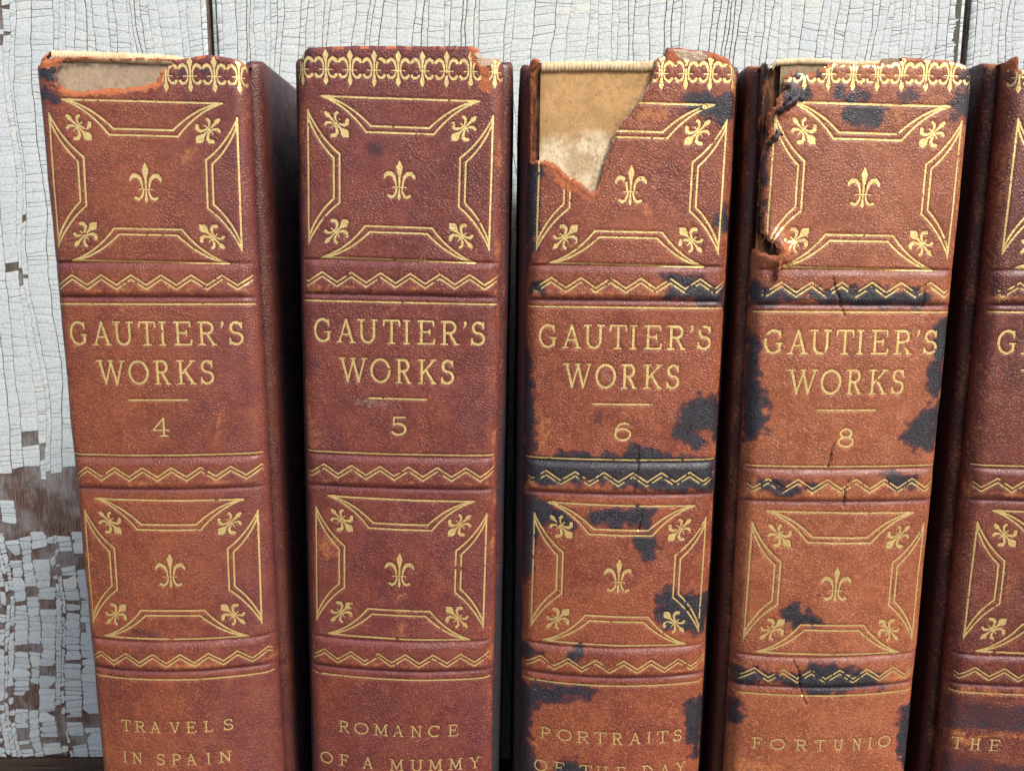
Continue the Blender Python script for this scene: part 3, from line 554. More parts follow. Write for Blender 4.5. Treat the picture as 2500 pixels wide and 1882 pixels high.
def paint_mat():
    t = NT('crazed_white_paint')
    mm = t.map((1000, 1000, 1000))
    n1 = t.noise(.05, 4, .6, mm).outputs[0]
    n2 = t.noise(1.0, 5, .7, t.map((2200, 2200, 500))).outputs[0]
    n3 = t.noise(1.0, 4, .7, t.map((700, 700, 1800))).outputs[0]
    r, g, b, a = t.attr('tint')
    c = t.mix(n1, (.53, .59, .605), (.61, .64, .62))
    c = t.mix(t.ramp(n2, .5, .75, 0, .45), c, (.36, .41, .44))
    c = t.mix(t.ramp(n3, .55, .75, 0, .4), c, (.38, .42, .43))
    c = t.mix(t.math('MULTIPLY', r, .6), c, (.38, .45, .51))
    c = t.mix(t.math('MULTIPLY', g, .35), c, (.68, .64, .54))
    c = t.mix(t.math('MULTIPLY', b, .72), c, (.15, .155, .115))
    # hairline crazing inside each flake
    gx = t.voro(1.0, 'DISTANCE_TO_EDGE', t.warp(t.map((780, 780, 620)), 1.2, .3), .75).outputs['Distance']
    hair = t.ramp(gx, .085, .02)
    c = t.mix(t.math('MULTIPLY', hair, .35), c, (.27, .29, .27))
    nb = t.bump(t.math('ADD', t.math('MULTIPLY', t.math('SUBTRACT', 1.0, hair), .8), n2), .00006, .6)
    return t.done(c, .62, nb, spec=.35)
sub_m, paint_m = substrate_mat(), paint_mat()

def bare(x, z):
    """0..1 chance that a flake is gone, x z in mm in the wall plane"""
    n = fbm(x * .06, z * .06, 21, 4)
    lowleft = sstep(-85, -108, z) * sstep(-100, -150, x)
    p = .08 * lowleft + .7 * lowleft * sstep(.08, .34, n + .5 * perlin(x * .35, z * .25, 29))
    notch = sstep(-73.5, -76, z + 7.0 * fbm(x * .09, z * 0, 2, 4)) * sstep(-101.5, -98.5, z + 9.0 * fbm(x * .12, z * 0 + 5, 3, 4)) * sstep(-120, -140, x)
    notch *= 1 - .9 * ((perlin(x * .35, z * .06, 17) > .32) & (z > -100))
    p = np.maximum(p, notch * 1.6)
    p = np.maximum(p, .8 * sstep(6, 2.5, np.hypot((x + 181) / 1.0, (z - 84) / 2.2)))
    for cx, cz, rx, rz in ((-170.6, 72.0, 1.1, 2.4), (-171.5, 65, 1.5, 2), (-180.0, -3.5, 2.6, 3.2), (-182.0, .5, 1.0, 2.5), (-181, -62, 1.6, 2.2), (-178.5, -68.5, 2.2, 2.4), (-172, -36, .8, 3.0), (-174.5, -15, .9, 4.0), (149.5, 78.5, .01, .01), (-171, 30, .7, 1.8), (-176, 18, .8, 2.5)):
        p = np.maximum(p, sstep(1.15, .7, np.hypot((x - cx) / rx, (z - cz) / rz)))
    return p

wall = bpy.data.objects.new('painted_board_wall', None); sc.collection.objects.link(wall)
wall.location = (0, WY, GROUND)
wall['label'] = 'weathered plank wall with crazed flaking white paint standing behind the row of books'; wall['category'] = 'wall'
rnd = np.random.RandomState(11)
ZLO, ZHI = GROUND * 1000 + .6, 140.0
for pi_, (xa, xb) in enumerate(PLANKS):
    xa *= 1000; xb *= 1000
    # plank body: face grid with fine grain relief, closed by sides
    gx = np.linspace(xa, xb, int((xb - xa) / 1.6)); gz_ = np.linspace(ZLO, ZHI, 210)
    GX, GZ = np.meshgrid(gx, gz_)
    edge = np.minimum(GX - xa, xb - GX)
    GY = .7 * sstep(.9, 0, edge) + np.maximum(.05, .12 + .12 * fbm(GX * .5, GZ * .03, 41, 3))
    P = np.stack([GX, GY, GZ - GROUND * 1000], -1)
    Vn = P.reshape(-1, 3); nr, nc = GX.shape
    F = grid_faces(nr, nc)
    ring = np.concatenate([np.arange(nc), np.arange(1, nr) * nc + nc - 1, (nr - 1) * nc + np.arange(nc - 2, -1, -1), np.arange(nr - 2, 0, -1) * nc])
    backv = Vn[ring].copy(); backv[:, 1] = 19
    nb_ = len(Vn); m = len(ring)
    side = np.stack([ring, np.arange(m) + nb_, (np.arange(m) + 1) % m + nb_, np.roll(ring, -1)], -1)
    L = np.concatenate([F.reshape(-1), side.reshape(-1), np.arange(m) + nb_]); T_ = [4] * (len(F) + len(side)) + [m]
    Va = np.concatenate([Vn, backv])
    worn = np.clip(sstep(-40, -85, Va[:, 2] + GROUND * 1000) * .85 + bare(Va[:, 0], Va[:, 2] + GROUND * 1000) * 1.0 + .15, 0, 1)
    worn = np.maximum(worn, np.where(Va[:, 1] > .6, .8, 0)) 
    at = np.stack([worn] * 3 + [np.ones(len(worn))], 1)
    plank = mesh_obj('plank', Va * MM, None, sub_m, wall, loops=L, totals=T_, attrs=dict(worn=at))
    # paint: wandering vertical cracks cut into flakes by short cross cracks
    nb = int((xb - xa) / 3.4)
    xs0 = np.cumsum((1.1 + rnd.gamma(2.4, 1, nb))); xs0 = xa + .3 + (xs0 - xs0[0]) / (xs0[-1] - xs0[0]) * (xb - xa - .6)
    def xline(i, z):
        w = 2.6 * fbm(np.full(np.shape(z), xs0[i] * .10), z * .020, 51 + pi_, 4) + .35 * perlin(np.full(np.shape(z), xs0[i] * .3), z * .16, 58)
        drift = 5.0 * perlin(np.full(np.shape(z), xs0[i] * .02), z * .020, 52) 
        e = min(1, (xs0[i] - xa - .3) / 14, (xb - .3 - xs0[i]) / 14)
        return np.clip(xs0[i] + (w * .9 + drift) * max(e, 0), xa + .2, xb - .2)
    VV = []; LL = []; TT = []; TI = []; base_ = 0; strong = rnd.rand(nb) < .36
    for i in range(nb - 1):
        wcol = xs0[i + 1] - xs0[i]
        z = ZLO + rnd.uniform(0, 1.5)
        zs = [ZLO]
        while z < ZHI:
            zs.append(z); z += rnd.gamma(5, .42) * (1.0 if wcol < 3 else 1.25)
        zs = np.array(zs + [ZHI])
        n = len(zs) - 1
        tl = rnd.uniform(-.35, .35, n + 1) + .9 * perlin(np.full(n + 1, xs0[i] * .03), zs * .03, 63)
        z0, z1 = zs[:-1], zs[1:]
        # outline of a flake: left side up, right side down (5 points each side) with width noise
        ts = np.array([0, .25, .5, .75, 1.0])
        lowz = z0[:, None] + (z1 - z0)[:, None] * ts[None]
        zl = lowz - (tl[:-1, None] * (1 - ts) + tl[1:, None] * ts); zr = lowz + (tl[:-1, None] * (1 - ts) + tl[1:, None] * ts)
        gapv = .03 + .09 * np.maximum(0, fbm(np.full(zl.shape, i * 1.0), zl * .05, 66, 3)) + .09 * (strong[i])
        gaph = np.where(rnd.rand(n, 1) < .45, .004, .03 + .06 * rnd.rand(n, 1) ** 2)
        worn_c = np.clip(sstep(-60, -110, lowz) * sstep(-90, -140, np.full(lowz.shape, xs0[i])), 0, 1)
        gapv = gapv * (1 + .6 * worn_c); gaph = gaph * (1 + 1.2 * worn_c[:, :1])
        fuse = rnd.rand(n) < .10
        xl = xline(i, zl) + gapv + .02 * rnd.randn(*zl.shape) * (1 + 6 * worn_c); xr = xline(i + 1, zr) - gapv + .02 * rnd.randn(*zl.shape) * (1 + 6 * worn_c)
        half = (zl[:, 2:3] + zr[:, 2:3]) / 2
        zl[:, 0] += gaph[:, 0]; zr[:, 0] += gaph[:, 0]; zl[:, 4] -= gaph[:, 0]; zr[:, 4] -= gaph[:, 0]
        # rounded corners
        cr = .03 + .25 * worn_c[:, 0]
        xl[:, 0] += cr; xl[:, 4] -= -cr; xr[:, 0] -= cr; xr[:, 4] -= cr
        thin = (xr - xl) < .5; mid_ = (xl + xr) / 2
        xl = np.where(thin, mid_ - .25, xl); xr = np.where(thin, mid_ + .25, xr)
        ok = (xr - xl).min(1) > .08
        cxm = (xl.mean(1) + xr.mean(1)) / 2
        czm = (zl.mean(1) + zr.mean(1)) / 2
        ok &= rnd.rand(n) > bare(cxm, czm)
        for k in np.nonzero(ok)[0]:
            ox = np.concatenate([xl[k, ::-1], xr[k]]); oz = np.concatenate([zl[k, ::-1], zr[k]])
            th = rnd.uniform(.03, .05) * (1 + 1.6 * worn_c[k, 0]); tx, tzz = rnd.normal(0, .004, 2) * (1 + 3 * worn_c[k, 0]) * (1 + 2.5 * worn_c[k, 0])
            y = -th - (ox - cxm[k]) * tx - (oz - czm[k]) * tzz
            cen = (cxm[k], -th - .03, czm[k])
            m = 10
            outl = np.stack([ox, y + .01, oz], 1)
            inn = np.stack([ox - np.sign(ox - cxm[k]) * np.minimum(.12, .4 * np.abs(ox - cxm[k])), y, oz - np.sign(oz - czm[k]) * np.minimum(.09, .4 * np.abs(oz - czm[k]))], 1)
            bot = np.stack([ox, np.full(m, .30), oz], 1)
            VV += [outl, inn, bot]; 
            a = base_ + np.arange(m); b = a + m; c = b + m; an_, bn_, cn_ = np.roll(a, -1), np.roll(b, -1), np.roll(c, -1)
            LL += [np.stack([a, an_, bn_, b], -1).reshape(-1), np.stack([c, cn_, an_, a], -1).reshape(-1), b]
            TT += [4] * (2 * m) + [m]; base_ += 3 * m
            g = rnd.rand(); ti = np.tile([[g * .3 + .6 * worn_c[k, 0], .9 * (rnd.rand() < .03), 0, 1]], (3 * m, 1)); ti[:m, 2] = ti[2 * m:, 2] = min(1, .30 + .45 * rnd.rand() + .3 * strong[i]); TI.append(ti)
    V = np.concatenate(VV)
    yb = .7 * sstep(.9, 0, np.minimum(V[:, 0] - xa, xb - V[:, 0]))
    V[:, 1] += yb; V[:, 2] -= GROUND * 1000
    o = mesh_obj('paint_flakes', V * MM, None, paint_m, plank, loops=np.concatenate(LL), totals=TT, smooth=False, attrs=dict(tint=np.concatenate(TI)))
    o['kind'] = 'stuff'

# dark boarding behind the open seams
def box(name, x0, x1, y0, y1, z0, z1, mat, parent=None):
    v = [(x, y, z) for x in (x0, x1) for y in (y0, y1) for z in (z0, z1)]
    f = [(0, 1, 3, 2), (4, 6, 7, 5), (0, 4, 5, 1), (2, 3, 7, 6), (0, 2, 6, 4), (1, 5, 7, 3)]
    return mesh_obj(name, v, f, mat, parent, smooth=False)
t = NT('dark_backing_wood'); n_ = t.noise(1.0, 5, .6, t.map((500, 500, 40))).outputs[0]
box('backing_board', -.30, .33, .0205, .035, .001, .33, t.done(t.mix(n_, (.015, .011, .010), (.05, .038, .032)), .9, spec=.1), wall)

# ------------------------------------------------------------------ table top the books stand on
t = NT('dark_table_wood')
g_ = t.noise(1.0, 6, .65, t.map((18, 400, 400))).outputs[0]
f_ = t.noise(1.0, 5, .7, t.map((60, 1800, 1800))).outputs[0]
c_ = t.mix(t.ramp(g_, .35, .7), (.022, .014, .010), (.085, .055, .036)); c_ = t.mix(t.ramp(f_, .55, .72, 0, .6), c_, (.17, .12, .085))
tm = t.done(c_, .7, t.bump(t.math('ADD', g_, f_), .0006, .7), spec=.3)
nx, ny = 160, 70
gx = np.linspace(-.9, .9, nx); gy = np.linspace(-.55, .45, ny)
GX, GY = np.meshgrid(gx, gy)
GZ = GROUND + .00025 * fbm(GX * 9, GY * 60, 5, 3)
top_ = mesh_obj('wooden_table_top', np.stack([GX, GY, GZ], -1).reshape(-1, 3), grid_faces(ny, nx), tm)
top_['kind'] = 'structure'
gnd_mat = NT('ground_soil'); n_ = gnd_mat.noise(6, 5, .6).outputs[0]
gm = gnd_mat.done(gnd_mat.mix(n_, (.06, .05, .04), (.12, .11, .09)), .95)
v = [(-60, -60, -.95), (60, -60, -.95), (60, 60, -.95), (-60, 60, -.95)]
g = mesh_obj('ground', v, [(0, 1, 2, 3)], gm); g['kind'] = 'structure'
# ------------------------------------------------------------------ books
gold = gold_mat()
LEATHER = {
 '4': dict(base=(.265, .075, .036), dark=(.165, .043, .030), light=(.37, .115, .046), blackamt=.0, grain=1.0),
 '5': dict(base=(.215, .056, .035), dark=(.140, .034, .029), light=(.33, .094, .044), blackamt=.0, grain=1.05),
 '6': dict(base=(.305, .086, .040), dark=(.20, .049, .030), light=(.43, .145, .058), blackamt=.10, grain=.95),
 '8': dict(base=(.36, .112, .050), dark=(.265, .076, .038), light=(.52, .20, .085), blackamt=.12, grain=.9),
 '9': dict(base=(.205, .055, .034), dark=(.115, .032, .026), light=(.34, .11, .05), blackamt=.16, grain=1.0),
}
SEED = {'4': 1, '5': 2, '6': 3, '8': 4, '9': 5}
NAMES = {
 '4': 'worn brown leather book numbered 4 with its spine top peeled to cream lining',
 '5': 'dark red leather book numbered 5 with an almost intact spine and one chipped top corner',
 '6': 'brown leather book numbered 6 with a large triangular tear at its spine top',
 '8': 'light brown leather book numbered 8 with black blotches and a peeling spine flap',
 '9': 'dark maroon leather book cut off by the right edge of the photograph',
}
FLEURROW = {'4': (.4, 72.9), '5': (-.2, 73.25), '6': (.55, 73.5), '8': (1.2, 73.4), '9': (.3, 73.3)}
TOPROLL = 0.9

def missing_field(s, z, D, seed):
    """distance in mm to the torn-away region, negative inside it"""
    m = np.full(s.shape, 1e9)
    for p in D.get('miss', []):
        m = np.minimum(m, -poly_sdf(s, z, p))
    if D.get('miss'):
        m = m + (0.5 if seed == 4 else .3) * fbm(s * .9, z * .9, 40 + seed, 4) + .12 * perlin(s * 4, z * 4, 44 + seed)
    return m

def make_book(key):
    D = DATA[key]; pose = POSE[key]; seed = SEED[key]; B = dict(seed=seed)
    X, Y, Z = [v * K for v in pose[:3]]; rb = math.radians(pose[4])
    base = (GROUND - Z) * 1000                      # book-local height of the foot, mm below the rule
    root = bpy.data.objects.new('book', None); sc.collection.objects.link(root)
    root.rotation_euler = (0, rb, 0)
    root.location = Vector((X, Y, Z)) + Matrix.Rotation(rb, 3, 'Y') @ Vector((0, 0, base * MM))
    root.location.z += 0.0004
    root['label'] = NAMES[key]; root['category'] = 'book'; root['group'] = 'leather-bound volumes standing in a row'
    top = np.array(D['top']); tz = lambda s: np.interp(s, top[:, 0], top[:, 1])
    mat = leather('grained_leather', seed=seed * 3.3, **LEATHER[key])

    # ---- gilding, as strokes
    E = []
    E += frame_elements(53.1) + frame_elements(-24.2)
    for zc, x0, x1, nm in ((30.1, -19.3, 19.2, 'gilt_rule'), (0.0, -19.3, 19.1, 'gilt_rule'), (-48.06, -19.2, 19.1, 'gilt_rule'), (11.2, -6.0, 5.4, 'gilt_dash')):
        E.append((nm, [line([(x0, zc), (x1, zc)], .17)]))
    E.append(('gilt_zigzag', zigzag(35.7, ph=-15.6 + .3 * seed, x0=-18.6 + .2 * seed)))
    E.append(('gilt_zigzag', zigzag(-2.5, ph=-15.9 + .3 * seed)))
    E.append(('gilt_zigzag', zigzag(-42.3, ph=-16.5 + .3 * seed)))
    for ch, a, b in TITLE['g']: E.append(('gilt_letter', glyph(ch, a, b, 22.1, 26.7)))
    for ch, a, b in TITLE['w']: E.append(('gilt_letter', glyph(ch, a, b, 14.35, 19.1)))
    E.append(('gilt_numeral', glyph(key, -1.75 - .0, 1.6, 3.9, 7.6, .21) if key != '9' else glyph('6', -1.75, 1.6, 3.9, 7.6, .21)))
    if key == '9':
        n = E.pop(); E.append(('gilt_numeral', [[(-x - .15, 11.5 - y, r) for x, y, r in q] for q in n[1]]))
    for row, z0, z1, sl in SUB[key]:
        for ch, a, b in row: E.append(('gilt_letter', glyph(ch, a, b, z0 + sl * a, z1 + sl * a, .16)))
    off, fz = FLEURROW[key]
    for k in range(-5, 6):
        cx = off + 4.5 * k
        if abs(cx) < 20.3 and (key != '4' or cx > 3): E.append(('gilt_border_fleur', xf(FLEUR_B, 0, 1.0, cx, fz)))

    # ---- leather skin
    HR = .22
    ns = int(2 * SMAX / HR) // 2 * 2 + 1
    sv = np.linspace(-SMAX, SMAX, ns)
    zfine = np.arange(-70, 80.5, HR); zlow = np.arange(base + .4, -70.2, 1.4)
    zv = np.concatenate([zlow, zfine])
    S, Zg = np.meshgrid(sv, zv)
    T = tz(S) + .12 * perlin(S * 1.1, S * 0 + seed * 3.1, 5) + .07 * perlin(S * 3.3, S * 0 + seed, 6)
    over = Zg - (T - TOPROLL)
    a_ = np.clip(over / TOPROLL, 0, math.pi / 2)
    Zr = np.where(over > 0, T - TOPROLL + TOPROLL * np.sin(a_), Zg)
    back = np.where(over > 0, TOPROLL * (1 - np.cos(a_)) + np.maximum(over - TOPROLL * math.pi / 2, 0), 0)
    keep = over < TOPROLL * math.pi / 2 + 1.6
    miss = missing_field(S, Zr, D, seed)
    keep &= miss > 0
    h = skin_height(S, Zr, B, T)
    # gilding pressed into the leather
    press = np.zeros_like(S)
    gz = len(zlow)
    for nm, st in E:
        allp = [(x, y) for q in st for x, y, r in q]
        x0, x1 = min(p[0] for p in allp) - 1, max(p[0] for p in allp) + 1
        y0, y1 = min(p[1] for p in allp) - 1, max(p[1] for p in allp) + 1
        i0, i1 = np.searchsorted(sv, [x0, x1]); j0, j1 = np.searchsorted(zv, [y0, y1])
        if i1 <= i0 or j1 <= j0: continue
        sub_s, sub_z = S[j0:j1, i0:i1], Zg[j0:j1, i0:i1]
        f = np.full(sub_s.shape, -9.)
        for q in st: f = np.maximum(f, stroke_sdf(sub_s, sub_z, q))
        press[j0:j1, i0:i1] = np.maximum(press[j0:j1, i0:i1], sstep(-.32, -.02, f))
    h -= 0.10 * press
    # torn edges: thin down, curl a little, show suede
    nearm = sstep(1.6, 0.0, miss)
    h -= .35 * sstep(.9, 0, miss)
    lift = np.zeros_like(S)
    if key == '8':
        for (cs, cz, rs, rz, amt) in ((-14.5, 38.5, 3.2, 7.5, 1.3), (-13.2, 33.5 + 6, 2.0, 5, .8), (-13.5, 66.5, 3.5, 4.5, 1.1)):
            lift += amt * np.exp(-((S - cs) / rs) ** 2 - ((Zr - cz) / rz) ** 2) * sstep(4.0, 0.0, miss)
    if key == '6':
        lift += .5 * sstep(2.2, 0, miss) * sstep(-2, 6, S) * sstep(60, 70, Zr)
    if key in '69':
        lift += .25 * nearm
    h += lift
    crack = np.zeros_like(S)
    for p in D.get('crack', []):
        q = [(x + .1 * math.sin(i * 7), y, .01 + .05 * (i in (1, 2))) for i, (x, y) in enumerate(p)]
        xs = [v[0] for v in q]; ys = [v[1] for v in q]
        mk = (S > min(xs) - 2) & (S < max(xs) + 2) & (Zg > min(ys) - 2) & (Zg < max(ys) + 2)
        if mk.any():
            ss = S[mk] + .22 * perlin(S[mk] * .9, Zg[mk] * .9, 9) + .1 * perlin(S[mk] * 3, Zg[mk] * 3, 8); f = stroke_sdf(ss, Zg[mk], q)
            crack[mk] = np.maximum(crack[mk], sstep(-.16, .05, f))
    h -= .45 * crack
    P = surf(S, Zr, h, pose, base)
    P[..., 1] += back * MM
    # masks
    def field(kind, soft, amp=.5, sc_=.45):
        f = np.full(S.shape, -1e9)
        for p in D.get(kind, []): f = np.maximum(f, poly_sdf(S, Zr, p))
        if not D.get(kind): return np.zeros_like(S)
        f = f + amp * fbm(S * sc_, Zr * sc_, 60 + seed, 4)
        return sstep(-soft, soft, f)
    black = np.maximum(field('black', 1.35, 1.7), .45 * field('weak', 1.2))
    rub = .75 * field('rub', 2.0, 2.2)
    # wear along the joints, band edges and head
    edge = sstep(HW - 3.0, HW - .3, np.abs(S)) * (1 - sstep(HW + .5, HW + 2.8, np.abs(S)))
    rub = np.maximum(rub, edge * ((.42 if key != '4' else .05) + .55 * fbm(S * .2, Zr * .13, 71 + seed, 4)))
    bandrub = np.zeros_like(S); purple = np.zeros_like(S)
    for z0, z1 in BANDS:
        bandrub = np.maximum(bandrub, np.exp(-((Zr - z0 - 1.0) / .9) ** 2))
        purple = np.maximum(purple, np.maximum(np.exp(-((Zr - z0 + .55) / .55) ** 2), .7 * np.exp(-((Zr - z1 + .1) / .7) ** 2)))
    rub = np.maximum(rub, bandrub * (.45 + .7 * fbm(S * .15, Zr * .3, 77 + seed, 3)))
    if key == '4':
        rub = np.maximum(rub, .30 * sstep(-12, -19, S) + .22 * sstep(-40, -62, Zr) * sstep(8, -8, S))
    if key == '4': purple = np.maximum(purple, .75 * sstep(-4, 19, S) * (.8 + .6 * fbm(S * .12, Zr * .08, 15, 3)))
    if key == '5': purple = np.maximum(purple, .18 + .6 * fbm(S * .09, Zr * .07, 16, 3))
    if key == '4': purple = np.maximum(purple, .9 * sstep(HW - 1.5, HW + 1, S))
    tear = (sstep(.75, .2, miss) if key != '4' else .7 * sstep(.45, .15, miss)) * (1 - (.9 * sstep(-6, -3, S) if key == '6' else 0))
    raw = np.maximum(field('raw', .5, .7, .8), tear)
    raw = np.maximum(raw, .6 * sstep(-.2, .25, over) * (fbm(S * .4, S * 0, 31 + seed, 3) > .05))
    grey = field('grey', .8, 1.0, .8) * .6
    if key == '8':
        black = np.maximum(black, sstep(3.0, .6, miss) * sstep(-.15, .12, fbm(S * .25, Zr * .16, 19, 3)) * (S < -8) * .9 * sstep(41, 46, Zr))
        raw = raw * (1 - .6 * black)
    flesh = field('flesh', .4, .6, .9) * (.30 if key == '8' else 1)
    if key == '6': flesh = np.maximum(flesh, .95 * sstep(.42, .12, miss) * sstep(-6, -3, S) * (Zr < 73))
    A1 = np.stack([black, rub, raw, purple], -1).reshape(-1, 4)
    A2 = np.stack([grey, flesh, crack, press], -1).reshape(-1, 4)
    F = grid_faces(len(zv), ns, keep)
    V, F, AT = compact(P.reshape(-1, 3), F, dict(masks=A1, marks=A2))
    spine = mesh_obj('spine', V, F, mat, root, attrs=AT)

    # ---- gilding as its own thin foil, following the same relief
    gh = .085
    for nm, st in E:
        allp = [(x, y) for q in st for x, y, r in q]
        x0, x1 = max(min(p[0] for p in allp) - .9, -22.5), min(max(p[0] for p in allp) + .9, 22.5)
        y0, y1 = min(p[1] for p in allp) - .9, max(p[1] for p in allp) + .9
        if y1 > 78 + 2: continue
        gx = np.arange(x0, x1, gh); gy = np.arange(y0, y1, gh)
        gs, gzz = np.meshgrid(gx, gy)
        f = np.full(gs.shape, -9.)
        for q in st:
            qx = [p[0] for p in q]; qy = [p[1] for p in q]
            a0, a1 = np.searchsorted(gx, [min(qx) - .9, max(qx) + .9]); b0, b1 = np.searchsorted(gy, [min(qy) - .9, max(qy) + .9])
            f[b0:b1, a0:a1] = np.maximum(f[b0:b1, a0:a1], stroke_sdf(gs[b0:b1, a0:a1], gzz[b0:b1, a0:a1], q))
        f = f + .045 * perlin(gs * 3.1, gzz * 3.1, seed + 3) - .01
        # worn-off flakes
        wear = fbm(gs * .45, gzz * .45, 90 + seed, 4); fl = perlin(gs * 4.2, gzz * 4.2, 93 + seed)
        thr = {'gilt_zigzag': .48 if key in '45' else .40, 'gilt_border_fleur': .55, 'gilt_letter': .6, 'gilt_numeral': .75}.get(nm, .58)
        if key == '4': thr += .08
        for p in D.get('black', []):
            pa = np.array(p)
            if pa[:, 0].min() < x1 and pa[:, 0].max() > x0 and pa[:, 1].min() < y1 and pa[:, 1].max() > y0: wear = np.maximum(wear, wear + .22 * sstep(-.3, .5, poly_sdf(gs, gzz, p)))
        f = np.minimum(f, (thr - wear - .35 * np.maximum(fl, 0)) * .8)
        f = np.minimum(f, missing_field(gs, gzz, D, seed) - .25)
        f = np.minimum(f, (tz(gs) - .35 - gzz))
        for p in D.get('crack', []):
            q = [(x + .1 * math.sin(i * 7), y, .01 + .05 * (i in (1, 2))) for i, (x, y) in enumerate(p)]
            if min(v[0] for v in q) < x1 and max(v[0] for v in q) > x0 and min(v[1] for v in q) < y1 and max(v[1] for v in q) > y0:
                f = np.minimum(f, -stroke_sdf(gs + .22 * perlin(gs * .9, gzz * .9, 9) + .1 * perlin(gs * 3, gzz * 3, 8), gzz, q) - .02)
        rawd = np.full(gs.shape, 1e9)
        for p in D.get('raw', []) + D.get('flesh', []):
            pa = np.array(p)
            if pa[:, 0].min() < x1 and pa[:, 0].max() > x0 and pa[:, 1].min() < y1 and pa[:, 1].max() > y0: rawd = np.minimum(rawd, -poly_sdf(gs, gzz, p))
        f = np.minimum(f, rawd + .2 + .3 * fl)
        if not (f > 0).any(): continue
        r = fill_field(f, x0, y0, gh)
        if r is None: continue
        V2, L2, T2 = r
        if len(T2) < 12: continue
        vs, vz = V2[:, 0], V2[:, 1]
        # read the leather relief on its own grid so that the foil follows it exactly
        hi = np.clip((vs - sv[0]) / (sv[1] - sv[0]), 0, ns - 1.001); i = hi.astype(int); fx = hi - i
        jj = np.clip((vz - zfine[0]) / HR, 0, len(zfine) - 1.001); j = jj.astype(int); fy = jj - j; j = j + gz
        hh = (h[j, i] * (1 - fx) + h[j, i + 1] * fx) * (1 - fy) + (h[j + 1, i] * (1 - fx) + h[j + 1, i + 1] * fx) * fy
        Tt = tz(vs)
        ov = vz - (Tt - TOPROLL); aa = np.clip(ov / TOPROLL, 0, math.pi / 2)
        PP = surf(vs, vz, hh + .05, pose, base)
        PP[:, 1] += np.where(ov > 0, TOPROLL * (1 - np.cos(aa)), 0) * MM
        mesh_obj(nm, PP, None, gold, spine, loops=L2, totals=T2)

    # ---- board lining behind the tear
    if D.get('miss') and key in '468':
        sv2 = np.linspace(-17.6, 17.6, 90) if key != '8' else np.linspace(-16.4, 17.6, 90)
        zv2 = np.arange(-70, 79, .6)
        S2, Z2 = np.meshgrid(sv2, zv2)
        T2 = tz(S2) - (1.3 if key != '8' else .35)
        if key == '6': T2 = np.minimum(T2, 74.6)
        Zc = np.minimum(Z2, T2)
        P2 = surf(S2, Zc, -1.15 + .08 * fbm(S2 * .2, Z2 * .2, 5 + seed, 3), pose, base)
        kp = Z2 < T2 + .6
        V2, F2, _ = compact(P2.reshape(-1, 3), grid_faces(len(zv2), 90, kp), {})
        lm = {'4': dict(tan=(.42, .31, .215), pale=(.42, .31, .215), zsplit=50),
              '6': dict(tan=(.56, .335, .145), pale=(.78, .65, .44), zsplit=62.0 - base),
              '8': dict(tan=(.36, .27, .16), pale=(.085, .042, .024), zsplit=64.5 - base)}[key]
        mesh_obj('spine_lining', V2, F2, board_paper('lining_paper', **lm), root)
        sv3 = np.linspace(-19.7, 19.7, 80); S3, Z3 = np.meshgrid(sv3, np.concatenate([np.arange(base + 3, 70, 1.5), np.arange(70, 78, .4)]))
        T3 = np.minimum(Z3, tz(S3) - .5)
        P3 = surf(S3 * .85, T3, -2.0 + .12 * fbm(S3 * .5, Z3 * .15, 8 + seed, 3), pose, base)
        P3[..., 0] *= 19.0 / (19.7 * .85)
        mesh_obj('dark_spine_backing', P3.reshape(-1, 3), grid_faces(Z3.shape[0], 80), core_mat, root)  # added backing sheet: exposed hinge colour and painted darkness for the gaps
        # sewn headband, a cream roll at the head
        bp = np.array(D['band']); n = 240
        u = np.linspace(bp[0, 0], bp[-1, 0], n); zb = np.interp(u, bp[:, 0], bp[:, 1]) + .16 * fbm(u * .5, u * 0, 4, 3) + .06 * perlin(u * 2.3, u * 0, 4)
        rr = {'4': .95, '6': .95, '8': .6}[key]
        m = 10; ang = np.linspace(0, 2 * np.pi, m, endpoint=False)
        U, Ag = np.meshgrid(u, ang)
        stripe = 1 + (.04 if key == '6' else .0) * np.cos(U * 2 * np.pi / .7 + 1.5 * perlin(U * .6, U * 0, 3)) + .12 * fbm(U * .8, Ag * .8, 7, 3)
        rad = rr * stripe
        q = surf(U, np.tile(zb - rr, (m, 1)) + rad * np.sin(Ag), -1.1 + rad * np.cos(Ag) * .7, pose, base)
        idx = np.arange(m * n).reshape(m, n)
        nx_ = np.roll(idx, -1, 0)
        fc = np.stack([idx[:, :-1], idx[:, 1:], nx_[:, 1:], nx_[:, :-1]], -1).reshape(-1, 4)
        mesh_obj('headband', q.reshape(-1, 3), fc, headband_mat, root)

    # ---- cover boards, pages
    bx = 21.0
    bm = leather('shaded_cover_leather', seed=seed * 5.1 + 2, base=tuple(v * (.40 if key in '456' else .24) for v in LEATHER[key]['base']), dark=tuple(v * (.36 if key in '456' else .22) for v in LEATHER[key]['dark']), light=tuple(v * (.5 if key in '456' else .28) for v in LEATHER[key]['light']), grain=1.0, blackamt=.35)  # spine colours darkened, shade between the books put into the cover colour
    hz = {'4': 77.6, '5': 77.0, '6': 76.8, '8': 76.6, '9': 77.6}[key]
